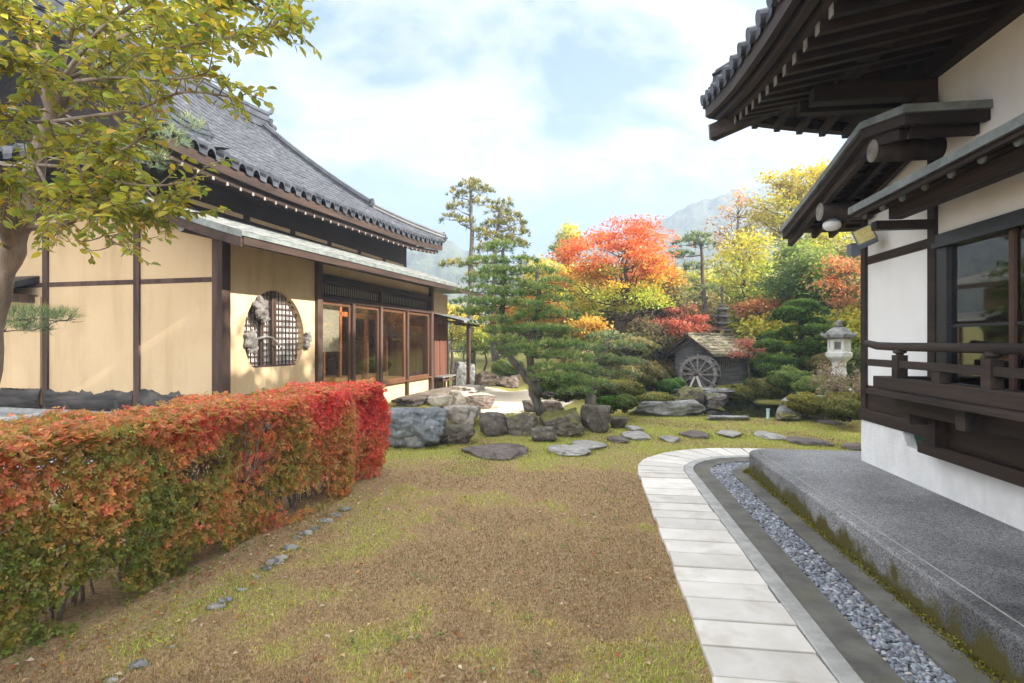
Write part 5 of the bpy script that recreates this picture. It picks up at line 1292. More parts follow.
# cobbles edging the bed in front of the hedge
EDGE = [(345, 510, 13), (335, 516, 12), (326, 522, 14), (315, 529, 12), (306, 534, 15), (297, 538, 12), (290, 549, 16), (281, 559, 14), (275, 563, 18), (267, 569, 14), (257, 577, 12), (242, 590, 12), (225, 601, 15), (218, 607, 18), (171, 646, 13), (139, 666, 20), (112, 680, 16)]
EW = ['farthest', 'second farthest', 'third from the far end', 'fourth from the far end', 'fifth from the far end', 'sixth from the far end', 'seventh from the far end', 'eighth from the far end', 'large pale one at the middle', 'tenth from the far end', 'mossy eleventh from the far end', 'lone one before the pair', 'upper of a pair', 'lower wider of a pair', 'half buried third from near end', 'second nearest bluish', 'nearest bottom']
for i, (px, py, wd) in enumerate(EDGE):
    Y = CAMZ * F / (py - 341.5); x = (px - 512) / F * Y; w_ = wd / F * Y * 1.15
    rock('edging_cobble', 'rounded cobble edging the hedge bed, ' + EW[i] + ' in the row', (x, Y, -.022), (w_ * .92, w_ * .7, w_ * .42), 80 + i, 'step' if i % 3 else 'rock_grey', block=False, group='cobbles edging the hedge bed', cat='cobble')

# ================================================================== HEDGE
def hedge():
    rg = np.random.default_rng(21)
    e0, e1, k0, k1, hh = 2.06, 2.87, -7.2, -.62, 1.10
    t = thing('hedge', 'clipped box hedge turning red on top with green orange sides', 'hedge', H(2.44, -3, 0), -HA)
    off = np.array([2.44, -3, 0])
    def bulge(e, k, z): return .05 * np.sin(k * 3.1 + 1) + .04 * np.sin(k * 7.3) + .03 * np.sin(z * 6 + k * 2)
    # stems
    mb = MB()
    for i in range(150):
        k = rg.uniform(k0, k1 - .05); e = e1 - .25 - abs(rg.normal(0, .16)); p0 = (e, k, -.03)
        tops = [(e + rg.normal(.04, .10), k + rg.normal(0, .12), rg.uniform(.5, .75))]
        r0 = rg.uniform(.006, .016); pth = limb_path(p0, tops[0], rg, 5, .09)
        mb.tube([np.array(p) - off for p in pth], [r0, r0*.9, r0*.8, r0*.75, r0*.7, r0*.6], 6, cap=False)
        for j in range(5):
            s = pth[rg.integers(2, 6)]; q = (min(e1 - .02, s[0] + rg.normal(.06, .14)), min(k1 - .03, s[1] + rg.normal(0, .2)), min(hh - .05, s[2] + rg.uniform(.12, .5)))
            mb.tube([np.array(p) - off for p in limb_path(s, q, rg, 4, .16)], [r0*.5, r0*.42, r0*.34, r0*.26, r0*.15], 5, cap=False)
    mb.build('stems', M['twig'], t, smooth=True, fixn=False)
    # whorls of small leaves
    W = []; Cc = []
    def add(e, k, z, n, colr): W.append(np.stack([e, k, z], 1)); Cc.append(colr); Nn.append(n)
    Nn = []
    redness = lambda k: .9 * np.clip((k + 3.9) / 3.1, 0, 1) ** 1.4         # redder towards the far end
    # top
    n = 15000; k = rg.uniform(k0, k1, n); e = rg.uniform(e0, e1 + .02, n); z = hh - abs(rg.normal(0, .05, n)) + .05 * (rg.random(n) < .06) * rg.random(n) + .025 * np.sin(k * 5 + e * 4) + .02*np.sin(k*13) - .04 * ((e > e1 - .08) * (e - e1 + .08) / .08)
    c = pal([(0, (.44, .29, .10)), (.3, (.60, .29, .14)), (.65, (.66, .21, .14)), (1, (.67, .13, .11))], redness(k) * .6 + rg.normal(.24, .22, n))
    gr = rg.random(n) < .13; c[gr] = (.26, .26, .06)
    add(e, k, z, np.tile([0, 0, 1.0], (n, 1)), c)
    # front face with gaps
    n = 32000; k = rg.uniform(k0, k1, n); z = rg.random(n) ** .85 * (hh - .02); 
    den = np.array([mnoise.noise(Vector((a * 2.6, 5.1, b * 3.4))) + .5 * mnoise.noise(Vector((a * 6, 1.3, b * 7))) for a, b in zip(k, z)])
    keep = (den + (z - .08) * .5 + rg.normal(0, .16, n) > -.12) & (z > .01); k = k[keep]; z = z[keep]; den = den[keep]; n = len(k)
    e = e1 + bulge(0, k, z) - abs(rg.normal(0, .07, n)) - .03
    cl = np.array([mnoise.noise(Vector((a * 2.2, 9.7, b * 2.6))) for a, b in zip(k, z)])
    f = redness(k) * .8 + (z / hh) ** 2 * .55 + cl * .6 + rg.normal(.0, .18, n)
    c = pal([(0, (.19, .22, .045)), (.28, (.38, .29, .07)), (.48, (.58, .30, .10)), (.72, (.66, .22, .12)), (1, (.70, .11, .10))], f)
    add(e, k, z, np.tile([1.0, 0, .35], (n, 1)), c)
    # back and inner foliage
    n = 6000; k = rg.uniform(k0, k1, n); z = rg.uniform(.25, hh - .05, n); e = rg.uniform(e0, e1 - .15, n)
    c = pal([(0, (.14, .15, .03)), (1, (.36, .17, .05))], rg.random(n) * .7 + redness(k) * .3); add(e, k, z, np.tile([.6, 0, .6], (n, 1)), c)
    # far end face
    n = 5200; e = rg.uniform(e0, e1, n); z = rg.random(n) ** .7 * hh; k = k1 + .10 * np.sin(z * 5 + e * 6) - .16 * (z / hh) ** 3 - abs(rg.normal(0, .11, n)) + .07
    c = pal([(0, (.42, .22, .08)), (.5, (.64, .16, .11)), (1, (.70, .09, .09))], .3 + .6 * z / hh + rg.normal(0, .2, n)); keep = z > .12
    add(e[keep], k[keep], z[keep], np.tile([.3, 1.0, .3], (keep.sum(), 1)), c[keep])
    P = np.concatenate(W); C = np.concatenate(Cc); Nv = np.concatenate(Nn); n = len(P)
    ax = unit(Nv + rg.normal(0, .45, (n, 3))); r1 = unit(np.cross(ax, rg.normal(0, 1, (n, 3)))); r2 = np.cross(ax, r1)
    LP = []; LD = []; LN = []; LC = []; LL = []
    C = jitter(C, n, rg, .16, .06)
    for j in range(5):
        a = 2 * math.pi * j / 5 + rg.normal(0, .25, n); lg = .028 * (.7 + .6 * rg.random(n))
        d = unit(r1 * np.cos(a)[:, None] + r2 * np.sin(a)[:, None] + ax * .45); LP.append(P + d * lg[:, None] * .55 - off); LD.append(d); LN.append(ax); LC.append(jitter(C, n, rg, .10, .04)); LL.append(lg)
    Lg = np.concatenate(LL); leaves('foliage', np.concatenate(LP), np.concatenate(LD), np.concatenate(LN), Lg, Lg * .5, np.concatenate(LC), M['leaf'], t)
hedge()

# ================================================================== NEAR TREE, upper left
def near_tree():
    rg = np.random.default_rng(33)
    A = lambda l: [at(*p) for p in l]
    trunk = A([(-30, 600, 3.42), (-22, 480, 3.42), (-12, 370, 3.42), (-2, 297, 3.42), (14, 250, 3.41), (24, 215, 3.40), (36, 165, 3.40), (50, 122, 3.38), (58, 84, 3.36)])
    trunk[0].z = -.1
    t = thing('crape_myrtle', 'yellow green leaved tree with smooth pale trunk behind the hedge', 'tree', trunk[0])
    o = trunk[0]; mb = MB()
    def tb(pts, r, n=10): mb.tube([p - o for p in pts], r, n)
    def smooth(pts, k=4):
        out_ = []
        for i in range(len(pts) - 1):
            p0 = pts[max(i-1, 0)]; p1 = pts[i]; p2 = pts[i+1]; p3 = pts[min(i+2, len(pts)-1)]
            for j in range(k):
                f = j / k; out_.append(.5 * ((2*p1) + (p2-p0)*f + (2*p0-5*p1+4*p2-p3)*f*f + (3*p1-p0-3*p2+p3)*f**3))
        return out_ + [pts[-1]]
    ts = smooth(trunk); n = len(ts)
    tb(ts, [.068 - .026 * i / n + .010 * math.sin(i * 1.7) + (.018 if i > n - 4 else 0) for i in range(n)], 14)
    tb(smooth(A([(14, 250, 3.41), (4, 215, 3.3), (-8, 180, 3.2), (-30, 140, 3.1)])), .05)
    BR = [
     ([(58, 84, 3.36), (110, 62, 3.25), (180, 47, 3.1), (245, 34, 3.0), (290, 20, 2.95)], .026, .9),
     ([(58, 84, 3.36), (120, 38, 3.4), (200, 12, 3.45), (250, -6, 3.5), (285, -25, 3.5)], .03, 1.1),
     ([(58, 84, 3.36), (110, 78, 3.0), (165, 80, 2.85), (215, 72, 2.75)], .022, .8),
     ([(50, 122, 3.38), (95, 116, 3.05), (140, 108, 2.9), (185, 92, 2.85), (236, 98, 2.85)], .024, .55),
     ([(50, 122, 3.38), (80, 135, 3.0), (120, 150, 2.85), (150, 128, 2.8)], .022, .8),
     ([(36, 165, 3.4), (75, 168, 3.05), (110, 180, 2.9), (150, 186, 2.85), (190, 182, 2.85)], .02, .6),
     ([(24, 228, 3.41), (58, 226, 3.3), (86, 216, 3.2), (125, 205, 3.1), (150, 206, 3.05), (178, 214, 3.0)], .036, .8),
     ([(86, 216, 3.2), (98, 230, 3.1), (114, 242, 3.05), (134, 252, 3.0)], .010, .45),
     ([(58, 84, 3.36), (35, 45, 3.2), (8, 10, 3.1), (-20, -30, 3.0)], .03, 1.1),
     ([(58, 84, 3.36), (72, 30, 3.3), (85, -20, 3.2)], .03, 1.2),
     ([(58, 84, 3.36), (100, 30, 3.0), (150, -5, 2.8), (200, -30, 2.7)], .026, 1.2),
     ([(50, 122, 3.38), (20, 120, 3.0), (-20, 105, 2.8)], .022, 1.1),
     ([(36, 165, 3.4), (15, 180, 3.05), (-20, 175, 2.9)], .02, 1.1),
     ([(36, 165, 3.4), (55, 195, 3.0), (85, 200, 2.85), (120, 210, 2.8)], .018, 1.1),
     ([(58, 84, 3.36), (40, 70, 2.9), (15, 60, 2.7), (-25, 55, 2.6)], .02, 1.2),
     ([(58, 84, 3.36), (130, 20, 3.7), (220, -5, 3.9), (260, -35, 3.9)], .026, 1.1),
     ([(50, 122, 3.38), (85, 100, 3.4), (130, 70, 3.4), (185, 35, 3.4), (225, -10, 3.4)], .022, 1.0),
     ([(36, 165, 3.4), (60, 150, 3.2), (95, 158, 3.05), (125, 175, 3.0)], .016, 1.0),
     ([(14, 250, 3.41), (-10, 240, 3.2), (-40, 225, 3.1)], .02, .8)]
    LP = []; LD = []; LN = []; LC = []; LL = []
    up_ = Vector((0, 0, 1))
    def leafy(pts, dens):
        for i in range(len(pts) - 1):
            a, b = pts[i], pts[i+1]; seg = (b - a); L_ = seg.length; d = seg.normalized()
            m = max(1, int(L_ / .0115 * dens))
            for j in range(m):
                p = a + seg * ((j + .5) / m); side = d.cross(up_); side = side.normalized() if side.length > 1e-3 else Vector((1,0,0))
                sg = 1 if (j + i) % 2 else -1
                dd = (side * sg * 1.0 + d * .55 + Vector(rg.normal(0, .35, 3)) + Vector((0, 0, -.25))).normalized()
                lg = .057 * (.55 + .65 * rg.random()); LP.append(tuple(p + dd * lg * .6 - o)); LD.append(tuple(dd)); LN.append(tuple((up_ + Vector(rg.normal(0, .5, 3))).normalized())); LL.append(lg)
                u = rg.random()
                LC.append((.29, .31, .06) if u < .45 else (.41, .37, .07) if u < .74 else (.22, .28, .06) if u < .91 else (.50, .40, .07) if u < .985 else (.50, .28, .07))
    for pl_, r0, dn in BR:
        pts = smooth(A(pl_), 5); n = len(pts); tb(pts, [r0 * .48 * (1 - .82 * i / n) + .002 for i in range(n)], 7)
        for i in range(4, n):
            for q in range(3 if dn >= .9 else 2 if dn > .7 else 1):
                d = (pts[i] - pts[i-1]).normalized(); v = Vector(rg.normal(0, 1, 3)); v = (v - d * v.dot(d)).normalized()
                dr = (d * .8 + v * .9 + Vector((0, 0, .02))).normalized(); L_ = rg.uniform(.12, .33) * (.55 + .45 * dn)
                tw = [pts[i]]; 
                for s in range(4): dr = (dr + Vector(rg.normal(0, .16, 3)) + Vector((0, 0, -.03))).normalized(); tw.append(tw[-1] + dr * L_ / 4)
                tb(tw, [.004, .0035, .003, .0025, .0015], 5)
                if rg.random() < min(1, dn + .05): leafy(tw[(1 if dn < .7 else 0):], 1.0 if dn > .7 else .7)
        leafy(pts[n//2:], .5 * dn)
    mb.build('trunk', M['bark_pale'], t, smooth=True, fixn=False)
    LL = np.array(LL); n = len(LL)
    V = [];
    # six-sided leaves with a midrib fold (they are seen close)
    P = np.array(LP); D = unit(np.array(LD)); Nn = np.array(LN); Wv = unit(np.cross(D, Nn)); Nn = np.cross(Wv, D); Lc = LL[:, None]; wd = Lc * .52
    def pt(x, y, z): return P + D * Lc * x + Wv * wd * y + Nn * Lc * z
    Vs = [pt(-.5, 0, 0), pt(-.25, .40, .06), pt(.12, .46, .05), pt(.5, 0, -.10), pt(.12, -.46, .05), pt(-.25, -.40, .06), pt(-.1, 0, -.02), pt(.2, 0, -.03)]
    V = np.stack(Vs, 1).reshape(-1, 3); i8 = np.arange(n)[:, None] * 8
    Q = np.concatenate([i8 + np.array([[0, 6, 1, 1]])[:, :3].repeat(1, 0)] , 0)
    tris = np.array([[0, 6, 1], [1, 6, 2], [6, 7, 2], [2, 7, 3], [3, 7, 4], [4, 7, 6], [4, 6, 5], [5, 6, 0]])
    Q = (i8[:, None, :] + tris[None]).reshape(-1, 3)
    C = np.repeat(jitter(np.array(LC), n, rg, .18, .06), 8, 0)
    np_mesh('crown', V, Q, M['leaf'], np.clip(C, .01, .9), t)
near_tree()

# pine reaching in from the left edge
lp0 = at(-75, 341, 4.6)
def pxp(px, py, Y, rx, ry, rz): v = at(px, py, Y); return (v.x, v.y, v.z, rx, ry, rz)
pine('pine_tree', 'dark green pine at the left edge reaching its needles over the yard', [[(lp0.x - .1, 4.6, .3), (lp0.x, 4.6, 1.4), (lp0.x + .15, 4.7, 2.6), (lp0.x + .1, 4.9, 3.6)]],
     [pxp(22, 318, 4.2, .33, .2, .05), pxp(60, 319, 4.15, .16, .12, .04), pxp(2, 330, 4.2, .25, .25, .05)] + [pxp(160, 138, 5.6, .26, .2, .12), pxp(142, 160, 5.5, .25, .2, .10), pxp(118, 150, 5.4, .22, .2, .10), pxp(185, 125, 5.7, .15, .15, .08)],
     5, PINE_BLUE, 3000, .11, .0045, tr=.10, lr=.35)

# ================================================================== PINES
def ladder(cx, y0, y1, Y, n, w0, w1, rg, gap=.16, off=.5):
    """layered pads up a trunk: pixel column cx, from y0 (top) to y1"""
    out_ = []
    for i in range(n):
        f = i / (n - 1); py = y0 + (y1 - y0) * f; w = (w0 + (w1 - w0) * f) / F * Y * rg.uniform(.75, 1.1); sg = -1 if i % 2 else 1
        px = cx + sg * rg.uniform(.1, off) * (w0 + (w1 - w0) * f) * .6 if i else cx
        v = at(px, py, Y + rg.uniform(-.25, .25)); out_.append((v.x, v.y, v.z, w * .55, w * .5, gap * rg.uniform(.8, 1.2)))
    return out_
rg_ = np.random.default_rng(8)
Y = 10.0
isl = lambda px, py, Y: tuple(at(px, py, Y))
b0 = at(541, 414, 10.0)
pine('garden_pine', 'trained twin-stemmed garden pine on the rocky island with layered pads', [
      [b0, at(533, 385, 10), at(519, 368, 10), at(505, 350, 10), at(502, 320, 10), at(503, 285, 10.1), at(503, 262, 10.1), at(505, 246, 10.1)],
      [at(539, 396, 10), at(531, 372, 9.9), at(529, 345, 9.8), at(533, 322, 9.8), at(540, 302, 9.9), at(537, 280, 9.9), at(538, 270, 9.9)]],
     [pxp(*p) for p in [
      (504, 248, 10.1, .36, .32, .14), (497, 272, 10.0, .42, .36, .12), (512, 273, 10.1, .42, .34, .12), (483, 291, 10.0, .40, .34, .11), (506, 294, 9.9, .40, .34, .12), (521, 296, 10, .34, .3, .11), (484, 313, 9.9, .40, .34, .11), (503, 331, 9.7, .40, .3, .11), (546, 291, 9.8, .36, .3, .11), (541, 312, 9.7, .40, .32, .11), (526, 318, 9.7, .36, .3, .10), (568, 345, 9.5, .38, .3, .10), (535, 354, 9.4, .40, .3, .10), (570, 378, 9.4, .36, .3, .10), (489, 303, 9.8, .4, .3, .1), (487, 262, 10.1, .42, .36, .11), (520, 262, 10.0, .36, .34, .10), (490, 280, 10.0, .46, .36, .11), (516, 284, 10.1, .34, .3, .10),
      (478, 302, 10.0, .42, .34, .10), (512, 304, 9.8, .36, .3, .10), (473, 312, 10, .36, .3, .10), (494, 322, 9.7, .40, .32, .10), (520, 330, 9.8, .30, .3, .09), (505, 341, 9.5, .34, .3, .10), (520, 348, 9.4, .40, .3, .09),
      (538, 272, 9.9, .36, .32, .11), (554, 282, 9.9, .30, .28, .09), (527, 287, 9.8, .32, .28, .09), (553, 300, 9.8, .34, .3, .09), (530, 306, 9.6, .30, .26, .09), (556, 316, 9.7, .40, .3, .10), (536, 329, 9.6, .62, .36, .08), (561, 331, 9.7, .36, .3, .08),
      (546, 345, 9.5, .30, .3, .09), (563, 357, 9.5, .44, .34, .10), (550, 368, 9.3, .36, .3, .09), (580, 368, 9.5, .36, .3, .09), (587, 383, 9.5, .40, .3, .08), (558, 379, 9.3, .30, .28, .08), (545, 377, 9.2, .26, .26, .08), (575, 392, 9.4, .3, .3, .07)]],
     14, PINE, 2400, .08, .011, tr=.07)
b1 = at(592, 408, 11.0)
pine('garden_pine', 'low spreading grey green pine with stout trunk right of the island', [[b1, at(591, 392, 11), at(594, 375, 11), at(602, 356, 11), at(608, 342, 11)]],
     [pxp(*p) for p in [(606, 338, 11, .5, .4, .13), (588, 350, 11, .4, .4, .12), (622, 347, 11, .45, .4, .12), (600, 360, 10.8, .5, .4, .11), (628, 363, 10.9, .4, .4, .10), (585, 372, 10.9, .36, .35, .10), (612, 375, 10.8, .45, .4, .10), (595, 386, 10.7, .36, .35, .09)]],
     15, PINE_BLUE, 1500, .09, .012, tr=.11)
Y = 22
pine('tall_pine', 'tallest golden tipped pine with bare upper trunk behind the roof corner', [[(at(472, 360, Y).x, Y, G(-1.6, Y)), at(470, 330, Y), at(471, 280, Y), at(472, 230, Y), at(470, 186, Y)]],
     [pxp(*p) for p in [(470, 186, Y, .55, .5, .28), (459, 196, Y, .5, .45, .22), (482, 191, Y, .5, .45, .24), (457, 208, Y, .42, .4, .18), (480, 204, Y, .45, .4, .18), (452, 219, Y, .42, .4, .17), (466, 224, Y, .45, .4, .17), (481, 233, Y, .4, .4, .16), (458, 265, Y, .7, .45, .18), (478, 262, Y, .45, .4, .17), (484, 250, Y, .4, .4, .16), (478, 276, Y, .5, .4, .16)]],
     16, PINE_GOLD, 420, .20, .035, tr=.16)
Y = 20
pine('tall_pine', 'golden layered pine with cone shaped top left of the gap in the trees', [[(at(495, 360, Y).x, Y, G(-.6, Y)), at(494, 330, Y), at(495, 280, Y), at(494, 240, Y), at(503, 202, Y)]],
     [pxp(*p) for p in [(503, 204, Y, .35, .35, .2), (498, 212, Y, .45, .4, .18), (508, 217, Y, .5, .4, .18), (512, 224, Y, .55, .45, .18), (493, 226, Y, .5, .45, .18), (516, 233, Y, .5, .45, .16), (490, 238, Y, .5, .45, .16), (506, 241, Y, .55, .45, .16), (488, 247, Y, .5, .4, .15), (517, 245, Y, .4, .4, .15)]],
     17, PINE_GOLD, 480, .18, .032, tr=.13)
Y = 19
pine('red_pine', 'slender pine with reddish trunk and flat pads beside the red maple', [[(at(705, 350, Y).x, Y, G(6.6, Y)), at(704, 320, Y), at(703, 285, Y), at(702, 255, Y), at(699, 238, Y)]],
     [pxp(*p) for p in [(697, 238, Y, .45, .4, .2), (686, 244, Y, .5, .4, .16), (706, 246, Y, .35, .3, .15), (680, 256, Y, .5, .45, .15), (694, 268, Y, .5, .4, .15), (681, 282, Y, .55, .45, .15), (706, 290, Y, .4, .4, .14), (690, 300, Y, .5, .4, .13)]],
     18, PINE_BLUE, 520, .18, .028, bark='bark', tr=.10)

# cloud-pruned pine near the lantern
def cloud_pine():
    Y = 14.2; rg = np.random.default_rng(19); b = at(800, 385, Y)
    t = thing('cloud_pruned_pine', 'deep green cloud pruned tree with cushion shaped pads left of the lantern', 'tree', b)
    o = np.array(b); mb = MB()
    st = [Vector(at(*p)) - b for p in [(800, 385, Y), (803, 368, Y), (798, 350, Y), (802, 332, Y), (800, 315, Y), (801, 308, Y)]]
    mb.tube(st, [.11, .10, .085, .07, .05, .03], 9)
    pads = [(801, 306, 20, 8), (789, 313, 18, 8), (814, 312, 16, 8), (798, 320, 16, 7), (813, 322, 13, 6), (782, 318, 14, 7), (775, 338, 21, 9), (795, 333, 19, 9), (817, 331, 18, 8), (826, 340, 14, 7), (768, 346, 17, 8), (785, 350, 20, 8), (806, 346, 17, 8), (820, 353, 16, 7), (780, 361, 18, 7), (800, 362, 20, 8), (770, 368, 13, 6), (792, 374, 18, 7)]
    Ps = []; Ns = []; Cs = []
    for (px, py, rx, rz) in pads:
        yy = Y + rg.uniform(-.45, .45); c = np.array(at(px, py, yy)) - o; q = np.array([rx * .86, rx * .8, rz * .8]) / F * Y
        a = A_ = min(st, key=lambda s: (Vector(c) - s).length + max(0, s.z - c[2])); mb.tube(limb_path(a, c - np.array([0, 0, q[2] * .5]), rg, 4, .12), [.035, .03, .025, .018, .01], 6, cap=False)
        n = int(900 * (rx / 18) ** 2); u = unit(rg.normal(0, 1, (n, 3))); u[:, 2] = np.where(u[:, 2] < -.35, -u[:, 2], u[:, 2])
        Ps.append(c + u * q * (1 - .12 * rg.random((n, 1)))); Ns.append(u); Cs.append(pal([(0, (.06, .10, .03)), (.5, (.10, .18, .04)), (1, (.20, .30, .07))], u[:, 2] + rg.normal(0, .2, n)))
    mb.build('trunk', M['bark_dark'], t, smooth=True, fixn=False)
    P = np.concatenate(Ps); U = np.concatenate(Ns); n = len(P); C = jitter(np.concatenate(Cs), n, rg, .2, .06)
    D = unit(U + rg.normal(0, .5, (n, 3))); Lg = .085 * (.7 + .6 * rg.random(n))
    leaves('crown', P, D, rg.normal(0, 1, (n, 3)), Lg, Lg * .42, C, M['needle'], t)
cloud_pine()

# ================================================================== TREES
RED = [(0, (.28, .36, .06)), (.28, (.40, .42, .07)), (.43, (.58, .37, .08)), (.56, (.62, .20, .075)), (1, (.66, .20, .105))]
RUST = [(0, (.24, .13, .06)), (.5, (.42, .18, .09)), (1, (.48, .22, .10))]
LOWRED = [(0, (.30, .17, .08)), (.5, (.48, .16, .10)), (1, (.56, .18, .13))]
YEL = [(0, (.22, .23, .045)), (.45, (.44, .38, .055)), (1, (.60, .49, .10))]
YGR = [(0, (.16, .21, .045)), (.5, (.30, .34, .06)), (1, (.48, .43, .08))]
GRN = [(0, (.06, .11, .03)), (.5, (.11, .18, .045)), (1, (.22, .27, .07))]
OLV = [(0, (.12, .14, .05)), (.5, (.22, .21, .08)), (1, (.34, .28, .12))]
ORG = [(0, (.30, .17, .03)), (.5, (.46, .25, .05)), (1, (.56, .36, .08))]
PNK = [(0, (.36, .20, .09)), (1, (.52, .33, .20))]
def tree_px(name, label, px, yt, yb_crown, wd, Y, pal_, seed, dy=.8, base=None, **kw):
    c = at(px, (yt + yb_crown) / 2, Y); rx = wd / 2 / F * Y; rz = (yb_crown - yt) / 2 / F * Y
    bx = (base - 512) / F * Y if base else c.x
    return broad_tree(name, label, (bx, Y, G(bx, Y)), 0, tuple(c), (rx * .86, rx * dy, rz * .86), pal_, seed, **kw)
tree_px('maple_tree', 'big maple flaming red above and green gold below', 622, 213, 334, 140, 17.5, RED, 51, base=612, n_cl=90, per=210, leaf=.09, cl_r=.40, trunk_r=.13, trunks=2, flat=.42)
tree_px('maple_tree', 'low crimson maple left of the mill roof', 680, 304, 354, 72, 18.0, LOWRED, 52, n_cl=36, per=110, leaf=.075, cl_r=.30, trunk_r=.05, flat=.4, trunks=2, bark='bark')
tree_px('maple_tree', 'small pinkish red maple in front of the mill wall', 746, 337, 364, 40, 15.9, [(0, (.36, .16, .11)), (1, (.52, .24, .18))], 53, base=752, n_cl=15, per=60, leaf=.07, cl_r=.2, trunk_r=.03, flat=.4, bark='bark')
tree_px('maple_tree', 'rust orange maple hanging beside the hall corner', 850, 252, 314, 56, 15.5, RUST, 54, n_cl=24, per=55, leaf=.09, cl_r=.36, trunk_r=.06, flat=.5)
tree_px('maple_tree', 'thin orange red maple above the mill hut', 762, 296, 322, 56, 18.5, RUST, 55, n_cl=20, per=60, leaf=.10, cl_r=.36, trunk_r=.06, flat=.4)
tree_px('ginkgo_tree', 'tall bright yellow tree standing high behind the hall eave', 800, 150, 290, 105, 25, [(0, (.20, .22, .03)), (.4, (.36, .33, .04)), (1, (.56, .44, .07))], 56, n_cl=64, per=150, leaf=.16, cl_r=.62, trunk_r=.2, low=-.95)
tree_px('tree', 'loose yellow green tree left of the tall yellow tree', 744, 232, 326, 80, 21, [(0, (.20, .26, .05)), (.5, (.34, .37, .06)), (1, (.50, .42, .08))], 57, n_cl=44, per=105, leaf=.13, cl_r=.5, trunk_r=.14)
tree_px('tree', 'nearly bare tree with sparse pale pink leaves against the mountain', 737, 188, 272, 74, 27, PNK, 58, n_cl=46, per=26, leaf=.15, cl_r=.5, trunk_r=.14, bark='bark')
tree_px('tree', 'dense dark green tree behind the cloud pruned tree', 808, 246, 330, 92, 18, GRN, 59, n_cl=50, per=230, leaf=.12, cl_r=.5, trunk_r=.13)
tree_px('tree', 'olive green tree close to the hall corner post', 858, 262, 352, 50, 16.8, OLV, 60, n_cl=30, per=200, leaf=.11, cl_r=.42, trunk_r=.1)
tree_px('tree', 'yellow gold tree behind the layered pines', 556, 258, 310, 60, 23, YEL, 61, n_cl=34, per=170, leaf=.15, cl_r=.5, trunk_r=.12)
tree_px('tree', 'orange gold tree low between the pine trunks', 530, 292, 338, 64, 19, ORG, 62, n_cl=28, per=150, leaf=.12, cl_r=.42, trunk_r=.09)
tree_px('tree', 'small rusty orange bush-like tree left of the maple trunk', 588, 318, 342, 36, 15, ORG, 63, n_cl=18, per=90, leaf=.09, cl_r=.3, trunk_r=.06)
tree_px('tree', 'pale yellow green tree alone beyond the gap, top in the sky', 567, 226, 262, 30, 34, YGR, 64, n_cl=16, per=90, leaf=.2, cl_r=.5, trunk_r=.12)
tree_px('tree', 'grey olive tree behind the crimson maple', 662, 266, 338, 62, 18.8, OLV, 65, n_cl=40, per=210, leaf=.11, cl_r=.45, trunk_r=.1)
tree_px('tree', 'dull green brown tree beneath the maple at its right', 640, 312, 368, 56, 17.6, [(0, (.06, .075, .03)), (.5, (.12, .115, .05)), (1, (.19, .14, .08))], 66, n_cl=36, per=240, leaf=.10, cl_r=.4, trunk_r=.08)
tree_px('tree', 'yellow leaved sapling on the lawn behind the porch', 486, 318, 356, 44, 22, YGR, 67, n_cl=18, per=100, leaf=.12, cl_r=.36, trunk_r=.05, bark='bark')
tree_px('tree', 'yellow tree peeping over the far lawn near the porch roof', 452, 300, 350, 60, 27, YEL, 68, n_cl=26, per=120, leaf=.16, cl_r=.5, trunk_r=.1)
# wooded bank behind: individual trees, mixed colours
rg_ = np.random.default_rng(77)
WOOD = [(575, 290, 352, 70, 22, YGR), (520, 312, 356, 60, 30, OLV), (545, 300, 352, 60, 28, YGR), (600, 262, 340, 70, 27, YGR), (645, 250, 340, 80, 26, OLV), (690, 262, 345, 70, 24, YGR), (725, 268, 350, 60, 24.5, YGR),
        (765, 262, 345, 70, 23, YEL), (785, 280, 352, 60, 21, YGR), (830, 222, 330, 80, 22, YGR), (862, 236, 340, 80, 21, OLV), (900, 220, 345, 90, 20, GRN), (940, 235, 350, 90, 19, OLV), (880, 190, 310, 90, 27, YEL), (698, 296, 352, 50, 20.5, OLV), (742, 300, 355, 50, 21.5, YGR), (630, 300, 355, 70, 21.5, GRN), (668, 318, 362, 60, 19, OLV), (778, 320, 366, 60, 17.8, YGR), (842, 312, 376, 60, 15.6, GRN), (868, 310, 384, 44, 14.8, YGR), (500, 322, 356, 60, 33, YGR), (470, 322, 354, 60, 36, OLV), (430, 310, 354, 70, 33, YGR)]
WL = {id(YGR): 'yellow green tree in the wood behind the garden', id(OLV): 'dull olive tree in the wood behind the garden', id(GRN): 'unseen dark green tree added beyond the hall for shade', id(YEL): 'golden tree in the wood behind the garden'}
WG = {id(YGR): 'yellow green trees of the wood', id(OLV): 'olive trees of the wood', id(GRN): 'dark green trees of the wood', id(YEL): 'golden trees of the wood'}
for i, (px, yt, yb, wd, Y, pl_) in enumerate(WOOD):
    tree_px('woodland_tree', WL[id(pl_)], px, yt, yb, wd, Y, pl_, 200 + i, n_cl=34, per=170, leaf=.15, cl_r=.55, trunk_r=.12, group=WG[id(pl_)], low=-.95, dy=.7)
# out-of-frame trees added beyond the hall so their crowns shade the garden
for i, (x, y, h) in enumerate([(11.0, 5.0, 9.5), (12.6, 2.0, 11.0), (14.6, 4.6, 11.5), (10.5, 9.4, 5.4), (14, 11.5, 7.5), (16, 2.5, 12), (17, 3.6, 12)]):
    broad_tree('woodland_tree', 'unseen dark green tree added beyond the hall for shade', (x, y, G(x, y)), 0, (x, y, h * .62 + G(x, y)), (1.3 + h * .08, 1.3 + h * .08, h * .36), GRN, 300 + i, n_cl=50, per=130, leaf=.24, cl_r=.75, trunk_r=.15, group='dark green trees of the wood')

